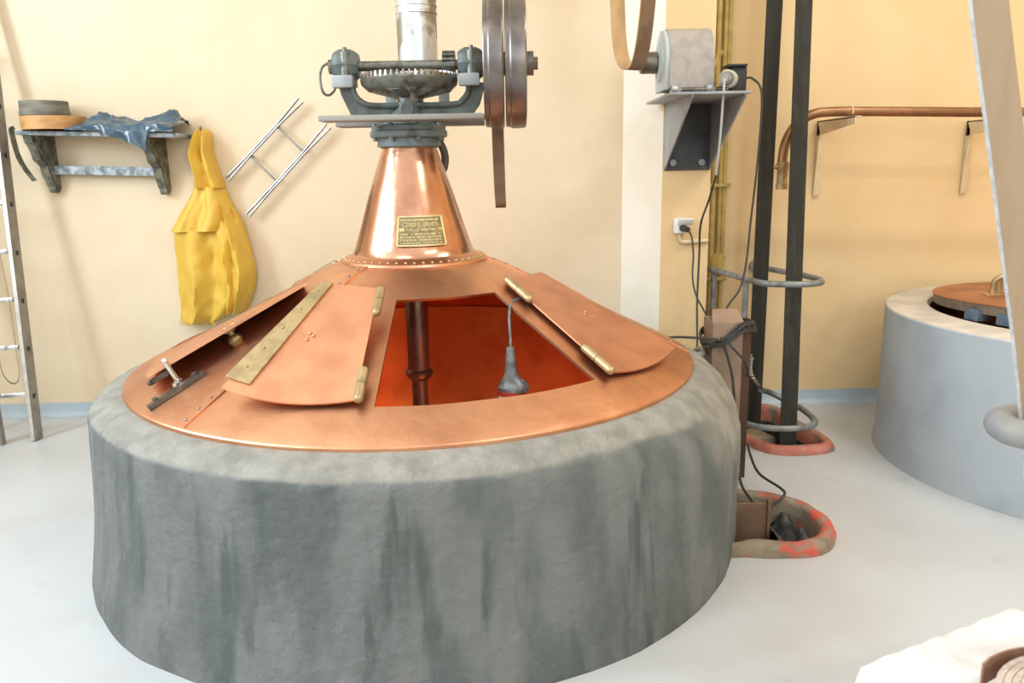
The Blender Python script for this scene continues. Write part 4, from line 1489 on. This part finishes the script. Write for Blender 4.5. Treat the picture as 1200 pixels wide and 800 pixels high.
# chain from casing to the lower guard rail
ch = empty('steel_chain', 'short steel chain with hook between casing and guard rail', 'chain', (1.12, 3.7, 0.5))
cpts = spline([(1.118, 3.60, 0.60), (1.150, 3.72, 0.515), (1.201, 3.85, 0.440), (1.298, 4.05, 0.335), (1.385, 4.25, 0.250)], 8)
L = 0
last = cpts[0]
acc = []
for p in cpts:
    acc.append(p)
tot = sum((acc[i + 1] - acc[i]).length for i in range(len(acc) - 1))
nl = int(tot / 0.030)
for i in range(nl):
    s = (i + 0.5) / nl * (len(acc) - 1)
    j = int(s)
    p = acc[j].lerp(acc[min(j + 1, len(acc) - 1)], s - j)
    d = (acc[min(j + 1, len(acc) - 1)] - acc[j]).normalized()
    x, y = frame_for(d)
    sd = x if i % 2 else y
    bm = B()
    tube(bm, [p + d * (0.020 * math.cos(2 * PI * q / 10)) + sd * (0.010 * math.sin(2 * PI * q / 10)) for q in range(10)], 0.003, n=6, closed=True)
    obj('link', bm, M_CHROME if i < nl * 0.6 else M_STEEL, ch)

# ------------------------------------------------------------------ dark drive belts into the pit and guard rails
db = empty('drive_belt', 'long dark flat drive belt whose two strands run down into pit', 'belt', (1.43, 4.2, 0))
for (fx, fy_, tx, ty) in ((1.417, 4.47, 1.452, 4.58), (1.455, 3.985, 1.540, 4.38)):
    bm = B()
    p0, p1 = V((fx, fy_, 0)), V((tx, ty, 2.31))
    d = (p1 - p0) / 2.31
    strip(bm, [p0 + d * z for z in (-0.3, 0.0, 0.6, 1.2, 1.8, 2.4, 3.1, 3.9)], (1, 0, 0), 0.086, 0.008)
    obj('strand', bm, M_RUBBER, db, smooth=False)

g1 = empty('guard_rail', 'upper grey pipe guard rail bent round the dark drive belt', 'rail', (1.4, 4.4, 0.4))
bm = B()
tube(bm, spline([(1.15, 4.70, 0.872), (1.205, 4.50, 0.870), (1.262, 4.27, 0.868), (1.288, 4.16, 0.867), (1.315, 4.09, 0.866), (1.37, 4.055, 0.866), (1.46, 4.02, 0.868), (1.54, 4.025, 0.869), (1.605, 4.07, 0.869), (1.635, 4.15, 0.868), (1.635, 4.24, 0.867), (1.60, 4.38, 0.867), (1.53, 4.58, 0.867), (1.475, 4.76, 0.867)], 6), 0.0165, n=12)
obj('hoop', bm, M_RAIL, g1)
for x, y in ((1.185, 4.60), (1.270, 4.25)):
    bm = B()
    cyl(bm, (x, y, 0.0), (x, y, 0.862), 0.0165, n=14)
    obj('post', bm, M_RAIL, g1)
bm = B()
cyl(bm, (1.475, 4.755, 0.867), (1.475, 4.78, 0.867), 0.034, n=18)
obj('wall_flange', bm, M_RAIL, g1)
g2 = empty('guard_rail', 'low grey pipe hoop lying over the red pit curb', 'rail', (1.4, 4.2, 0.13))
bm = B()
tube(bm, spline([(1.19, 4.22, 0.12), (1.215, 4.06, 0.13), (1.245, 3.97, 0.135), (1.29, 3.93, 0.135), (1.37, 3.905, 0.135), (1.46, 3.895, 0.138), (1.545, 3.92, 0.14), (1.588, 3.98, 0.14), (1.60, 4.07, 0.145), (1.58, 4.20, 0.155), (1.53, 4.30, 0.17), (1.46, 4.32, 0.205), (1.385, 4.26, 0.24)], 6), 0.0165, n=12)
obj('hoop', bm, M_RAIL, g2)
bm = B()
cyl(bm, (1.19, 4.22, -0.30), (1.19, 4.22, 0.135), 0.016, n=12)
obj('post', bm, M_RAIL, g2)

# ------------------------------------------------------------------ copper pipe on wall brackets at the right
PY = 4.36
pp = empty('copper_pipe', 'brown copper pipe along the right wall bending down to an open end', 'pipe', (1.75, PY, 1.33))
bm = B()
tube(bm, spline([(1.476, PY, 1.358), (1.469, PY, 1.429), (1.468, PY, 1.500), (1.482, PY, 1.586), (1.536, PY, 1.677), (1.622, PY, 1.725), (1.724, PY, 1.734), (1.876, PY, 1.733), (2.231, PY, 1.725), (2.565, PY, 1.717), (3.042, PY, 1.707), (3.853, PY, 1.693)], 7), 0.0255, n=18)
obj('pipe', bm, M_PIPECU, pp)
bm = B()
lathe(bm, [(0.025, 1.335), (0.031, 1.335), (0.032, 1.365), (0.028, 1.37), (0.028, 1.435), (0.032, 1.44), (0.032, 1.478), (0.025, 1.482)], (1.472, PY, 0), n=24)
cyl(bm, (1.472, PY, 1.455), (1.425, PY, 1.455), 0.012, n=10)
obj('coupling', bm, M_BRASS, pp)
for i, x in enumerate((1.815, 2.685, 3.5)):
    t = empty('pipe_bracket', ['cream wall bracket under the bend of the copper pipe', 'cream wall bracket under the copper pipe above the second vat', 'cream wall bracket under the copper pipe outside the picture'][i], 'bracket', (x, YB, 1.27), 'pipe brackets on the right wall')
    zt = 1.706 - (x - 1.8) * 0.017
    bm = B()
    box(bm, (x, YB - 0.012, (1.275 + zt) / 2), (0.036, 0.012, zt - 1.275), bev=0.002)
    prism(bm, [(YB - 0.018, 1.30), (YB - 0.055, zt - 0.06), (YB - 0.018, zt)], 'X', x - 0.018, x - 0.010)
    obj('wall_leg', bm, M_CREAMPIPE, t)
    bm = B()
    box(bm, (x, YB - 0.265, zt - 0.004), (0.036, 0.52, 0.010), bev=0.002)
    prism(bm, [(YB - 0.01, zt - 0.085), (YB - 0.525, zt - 0.035), (YB - 0.525, zt), (YB - 0.01, zt)], 'X', x - 0.018, x - 0.010)
    obj('arm', bm, M_CREAMPIPE, t)
    bm = B()
    tube(bm, [(x, PY + 0.030 * math.cos(a), zt + 0.026 + 0.030 * math.sin(a)) for a in [PI * k / 10 for k in range(-1, 12)]], 0.004, n=8)
    obj('clamp', bm, M_CREAMPIPE, t)

# ------------------------------------------------------------------ second vat at the right
VX, VY, VZ = 2.888, 3.741, 0.745
vat = empty('cement_vat', 'second round grey cement vat at the right with copper lid', 'vat', (VX, VY, 0))
bm = B()
prof = [(1.003, -0.005), (1.0, 0.02), (0.991, 0.05), (0.990, 0.3), (0.991, 0.6), (0.992, VZ - 0.006), (0.987, VZ)]
lathe(bm, prof, (VX, VY, 0), n=120)
obj('vat_wall', bm, M_VAT, vat)
bm = B()
OX, OY, OR = 2.850, 3.76, 0.735
rings = []
for cx, cy, r, z in ((VX, VY, 0.988, VZ - 0.002), (VX, VY, 0.975, VZ + 0.004), (OX, OY, OR + 0.015, VZ + 0.004), (OX, OY, OR, VZ - 0.012), (OX, OY, OR, VZ - 0.06)):
    rings.append([bm.verts.new((cx + r * math.cos(2 * PI * i / 120), cy + r * math.sin(2 * PI * i / 120), z)) for i in range(120)])
for a, b in zip(rings[:-1], rings[1:]):
    for i in range(120):
        bm.faces.new((a[i], a[(i + 1) % 120], b[(i + 1) % 120], b[i]))
obj('vat_top', bm, M_STONE, vat, angle=30)
bm = B()
lr = lathe(bm, [(OR + 0.002, VZ - 0.012), (OR - 0.01, VZ - 0.04), (OR - 0.05, 0.3), (0.3, 0.1)], (OX, OY, 0), n=90)
disc(bm, lr[-1])
obj('copper_lining', bm, M_PIPECU, vat)
LX, LY, LZ, LR = 2.885, 3.78, 0.826, 0.745
lid = empty('vat_lid', 'dull copper lid with bent handle propped on blocks over vat', 'lid', (LX, LY, 0.775))
bm = B()
lr = lathe(bm, [(LR - 0.01, LZ - 0.045), (LR, LZ - 0.045), (LR + 0.002, LZ - 0.002), (LR + 0.008, LZ), (LR + 0.008, LZ + 0.004), (LR * 0.5, LZ + 0.016), (0.05, LZ + 0.022)], (LX, LY, 0), n=100)
disc(bm, lr[-1])
for f in bm.faces:
    c = f.calc_center_median()
    f.material_index = 1 if c.z < LZ - 0.004 else 0
LTILT = 0.05       # the blocks hold up the near edge
for v in bm.verts:
    v.co.z -= (v.co.y - LY) * LTILT + 0.008
obj('lid_plate', bm, [M_LIDCU, M_LIDRIM], lid, angle=30)
for hx, hy in ((2.375, 3.865), (2.47, 3.97)):
    bm = B()
    z = LZ - 0.002 - (hy - LY) * LTILT
    tube(bm, spline([(hx, hy, z), (hx, hy, z + 0.045), (hx + 0.008, hy - 0.003, z + 0.078), (hx + 0.04, hy - 0.008, z + 0.095), (hx + 0.12, hy - 0.02, z + 0.100), (hx + 0.19, hy - 0.03, z + 0.095), (hx + 0.215, hy - 0.035, z + 0.05), (hx + 0.215, hy - 0.035, z)], 6), 0.013, n=12)
    h = obj('handle', bm, M_BRASS, lid)
    bm = B()
    box(bm, (hx, hy, z + 0.006), (0.085, 0.05, 0.008), bev=0.002)
    obj('handle_foot', bm, M_BRASS, h)
for i, (bx, by, ang, ln, lab) in enumerate(((2.168, 3.625, 0.25, 0.08, 'left blue grey wooden block propping up the copper lid'), (2.250, 3.455, 0.5, 0.15, 'right blue grey wooden block propping up the copper lid'))):
    bm = B()
    box(bm, (bx, by, VZ + 0.030), (0.07, ln, 0.052), rz(ang), bev=0.003)
    obj('wooden_block', bm, M_BLUEBLOCK, loc=(bx, by, VZ), label=lab, cat='block')

# ------------------------------------------------------------------ inspection lamp hanging into the opening
il = empty('inspection_lamp', 'grey plastic wrapped hand lamp hanging by its cord in hatch', 'lamp', (-0.004, 2.75, 0.66))
bm = B()
tube(bm, spline([(0.055, 2.955, 1.000), (0.030, 2.935, 1.004), (0.010, 2.905, 1.000), (-0.003, 2.865, 0.990), (-0.008, 2.835, 0.965), (-0.007, 2.80, 0.91), (-0.005, 2.76, 0.88), (-0.006, 2.75, 0.85)], 7), 0.0048, n=8)
obj('cord', bm, M_LAMPGREY, il)
bm = B()
prof = [(r_, z_ + 0.022) for r_, z_ in [(0.001, 0.84), (0.013, 0.84), (0.015, 0.83), (0.019, 0.78), (0.023, 0.745), (0.030, 0.725), (0.040, 0.71), (0.046, 0.695), (0.046, 0.682)]]
rings = []
for r, z in prof:
    rg = []
    for i in range(20):
        a = 2 * PI * i / 20
        ex = 0.020 * max(0, math.cos(a)) * (1 if z < 0.737 else 0.3 if z < 0.752 else 0)
        q = V((math.cos(a), math.sin(a), z * 14))
        rr_ = r * (1 + 0.12 * noise.noise(q * 1.7)) + ex
        rg.append(bm.verts.new((-0.006 + rr_ * math.cos(a), 2.75 + rr_ * math.sin(a), z)))
    rings.append(rg)
for a_, b_ in zip(rings[:-1], rings[1:]):
    for i in range(20):
        bm.faces.new((a_[i], a_[(i + 1) % 20], b_[(i + 1) % 20], b_[i]))
bm.faces.new(rings[0])
bm.faces.new(rings[-1])
obj('wrapped_body', bm, M_LAMPGREY, il, angle=25)
bm = B()
lathe(bm, [(0.040, 0.705), (0.052, 0.705), (0.051, 0.690), (0.040, 0.690)], (-0.004, 2.75, 0), n=24, closed=True)
obj('red_ring', bm, M_RED, il)
bm = B()
lathe(bm, [(0.045, 0.690), (0.047, 0.678), (0.03, 0.673), (0.001, 0.673)], (-0.004, 2.75, 0), n=24)
obj('lens', bm, M_SHADE, il)
pl = bpy.data.lights.new('hand_lamp_light', 'SPOT')
pl.energy, pl.color, pl.spot_size, pl.spot_blend, pl.shadow_soft_size = 16, (1.0, 0.80, 0.55), 2.95, 0.25, 0.03
po = bpy.data.objects.new('hand_lamp_light', pl)
COL.objects.link(po)
po.location = (-0.004, 2.75, 0.64)

# ------------------------------------------------------------------ foreground at the right
bm = B()
pts = [(0.83, 1.6, 2.35), (0.865, 1.6, 2.05), (0.908, 1.6, 1.80), (0.975, 1.605, 1.535), (1.045, 1.615, 1.27), (1.10, 1.63, 1.08), (1.17, 1.65, 0.8), (1.27, 1.68, 0.4), (1.36, 1.7, 0.0)]
pts = [(0.70, 1.6, 3.9), (0.76, 1.6, 3.1)] + pts
sp = spline(pts, 5)
strip(bm, sp, (1, 0.05, 0.25), 0.070, 0.012, mi=(0, 0, 1))
obj('foreground_belt', bm, [M_LEATHERFG, M_BELTEDGE], loc=(1.3, 1.7, 0), smooth=False, label='pale tan leather belt running down close at the right edge', cat='belt')

bm = B()
fr_ = V((1.0, 0.30, 0)).normalized()
pn = V((-fr_.y, fr_.x, 0))
c0 = V((1.118, 1.62, 0.925))
hp = [c0 + fr_ * 0.9 + pn * 0.062, c0 + fr_ * 0.45 + pn * 0.062, c0 + fr_ * 0.03 + pn * 0.062]
hp += [c0 + fr_ * (-0.062 * math.sin(a)) + pn * 0.062 * math.cos(a) for a in (0.4, 0.8, 1.2, 1.57, 1.95, 2.35, 2.75)]
hp += [c0 + fr_ * 0.03 - pn * 0.062, c0 + fr_ * 0.45 - pn * 0.062, c0 + fr_ * 0.9 - pn * 0.062]
gf = empty('guard_rail', 'thick grey pipe rail with rounded end close at the right edge', 'rail', (c0.x + 0.5, c0.y + 0.2, 0))
tube(bm, spline(hp, 3), 0.031, n=16)
obj('hoop', bm, M_RAILFG, gf)
bm = B()
p = c0 + fr_ * 0.7 + pn * 0.062
cyl(bm, (p.x, p.y, 0), (p.x, p.y, 0.93), 0.022, n=14)
obj('post', bm, M_RAILFG, gf)

# crate under a white sheet, with a coiled belt on it
E1 = V((0.439, 0.206, 0)).normalized()
E2 = V((E1.y, -E1.x, 0))
C0 = V((0.700, 1.425, 0.5))
bm = B()


def sheetw(u, v):
    a, b = u * 0.80 - 0.15, v * 0.90 - 0.15
    la, lb = 0.485, 0.60
    ca, cb = min(max(a, 0), la), min(max(b, 0), lb)
    da, db_ = a - ca, b - cb
    over = max(abs(da), abs(db_))
    z = 0.5 + 0.006 * noise.noise(V((u * 9, v * 7, 0))) + 0.004 * noise.noise(V((u * 21, v * 17, 3)))
    p = C0 + E1 * (ca + da * 0.15) + E2 * (cb + db_ * 0.15)
    p.z = z - over * (0.9 + 0.2 * noise.noise(V((u * 6, v * 6, 9)))) - 0.004
    if over > 0:
        fl_ = 0.003 * math.sin((a + b) * 9 + 1)
        p += (E1 * da + E2 * db_) / over * fl_
    return p


grid(bm, sheetw, 70, 70)
obj('white_sheet', bm, M_CLOTH, loc=C0, angle=60, label='white paper sheet covering a low crate in the lower right corner', cat='sheet')
bm = B()
cc = C0 + E1 * 0.2425 + E2 * 0.30
box(bm, (cc.x, cc.y, 0.243), (0.46, 0.575, 0.484), rz(math.atan2(E1.y, E1.x)))
obj('crate', bm, M_PANEL, loc=(cc.x, cc.y, 0), smooth=False, label='low wooden crate hidden beneath the white paper sheet', cat='crate')
cb_ = empty('coiled_belt', 'coiled flat belt lying on white sheet in the lower right corner', 'belt', (1.03, 1.17, 0.505))
bm = B()
sp = []
NTURN = 11
for i in range(NTURN * 40 + 1):
    a = 2 * PI * i / 40
    r = 0.06 + 0.0122 * i / 40
    sp.append(V((1.03 + r * math.cos(a + 1.3), 1.17 + r * math.sin(a + 1.3), 0.534 + 0.0015 * noise.noise(V((i * 0.2, 0, 0))))))
strip(bm, sp, (0, 0, 1), 0.055, 0.0112, mi=(1, 1, 0))
obj('winding', bm, [M_COILEDGE, M_COILRED], cb_, angle=50)
bm = B()
tail = [V((1.03 + (0.2 + 0.016 * k / 8 * (1 if k > 3 else 0.4)) * math.cos(1.3 + 0.13 * k), 1.17 + (0.202 + 0.016 * k / 8) * math.sin(1.3 + 0.13 * k), 0.536)) for k in range(9)]
strip(bm, tail, (0, 0, 1), 0.052, 0.004, mi=(0, 0, 0))
obj('loose_end', bm, M_COILRED, cb_, angle=50)
for k, (dx, dy) in enumerate(((-0.10, 0.045), (-0.055, 0.075))):
    bm = B()
    box(bm, (1.03 + dx, 1.17 + dy, 0.566), (0.018, 0.075, 0.006), rz(0.75), bev=0.002)
    obj('clip', bm, M_ALU, cb_)
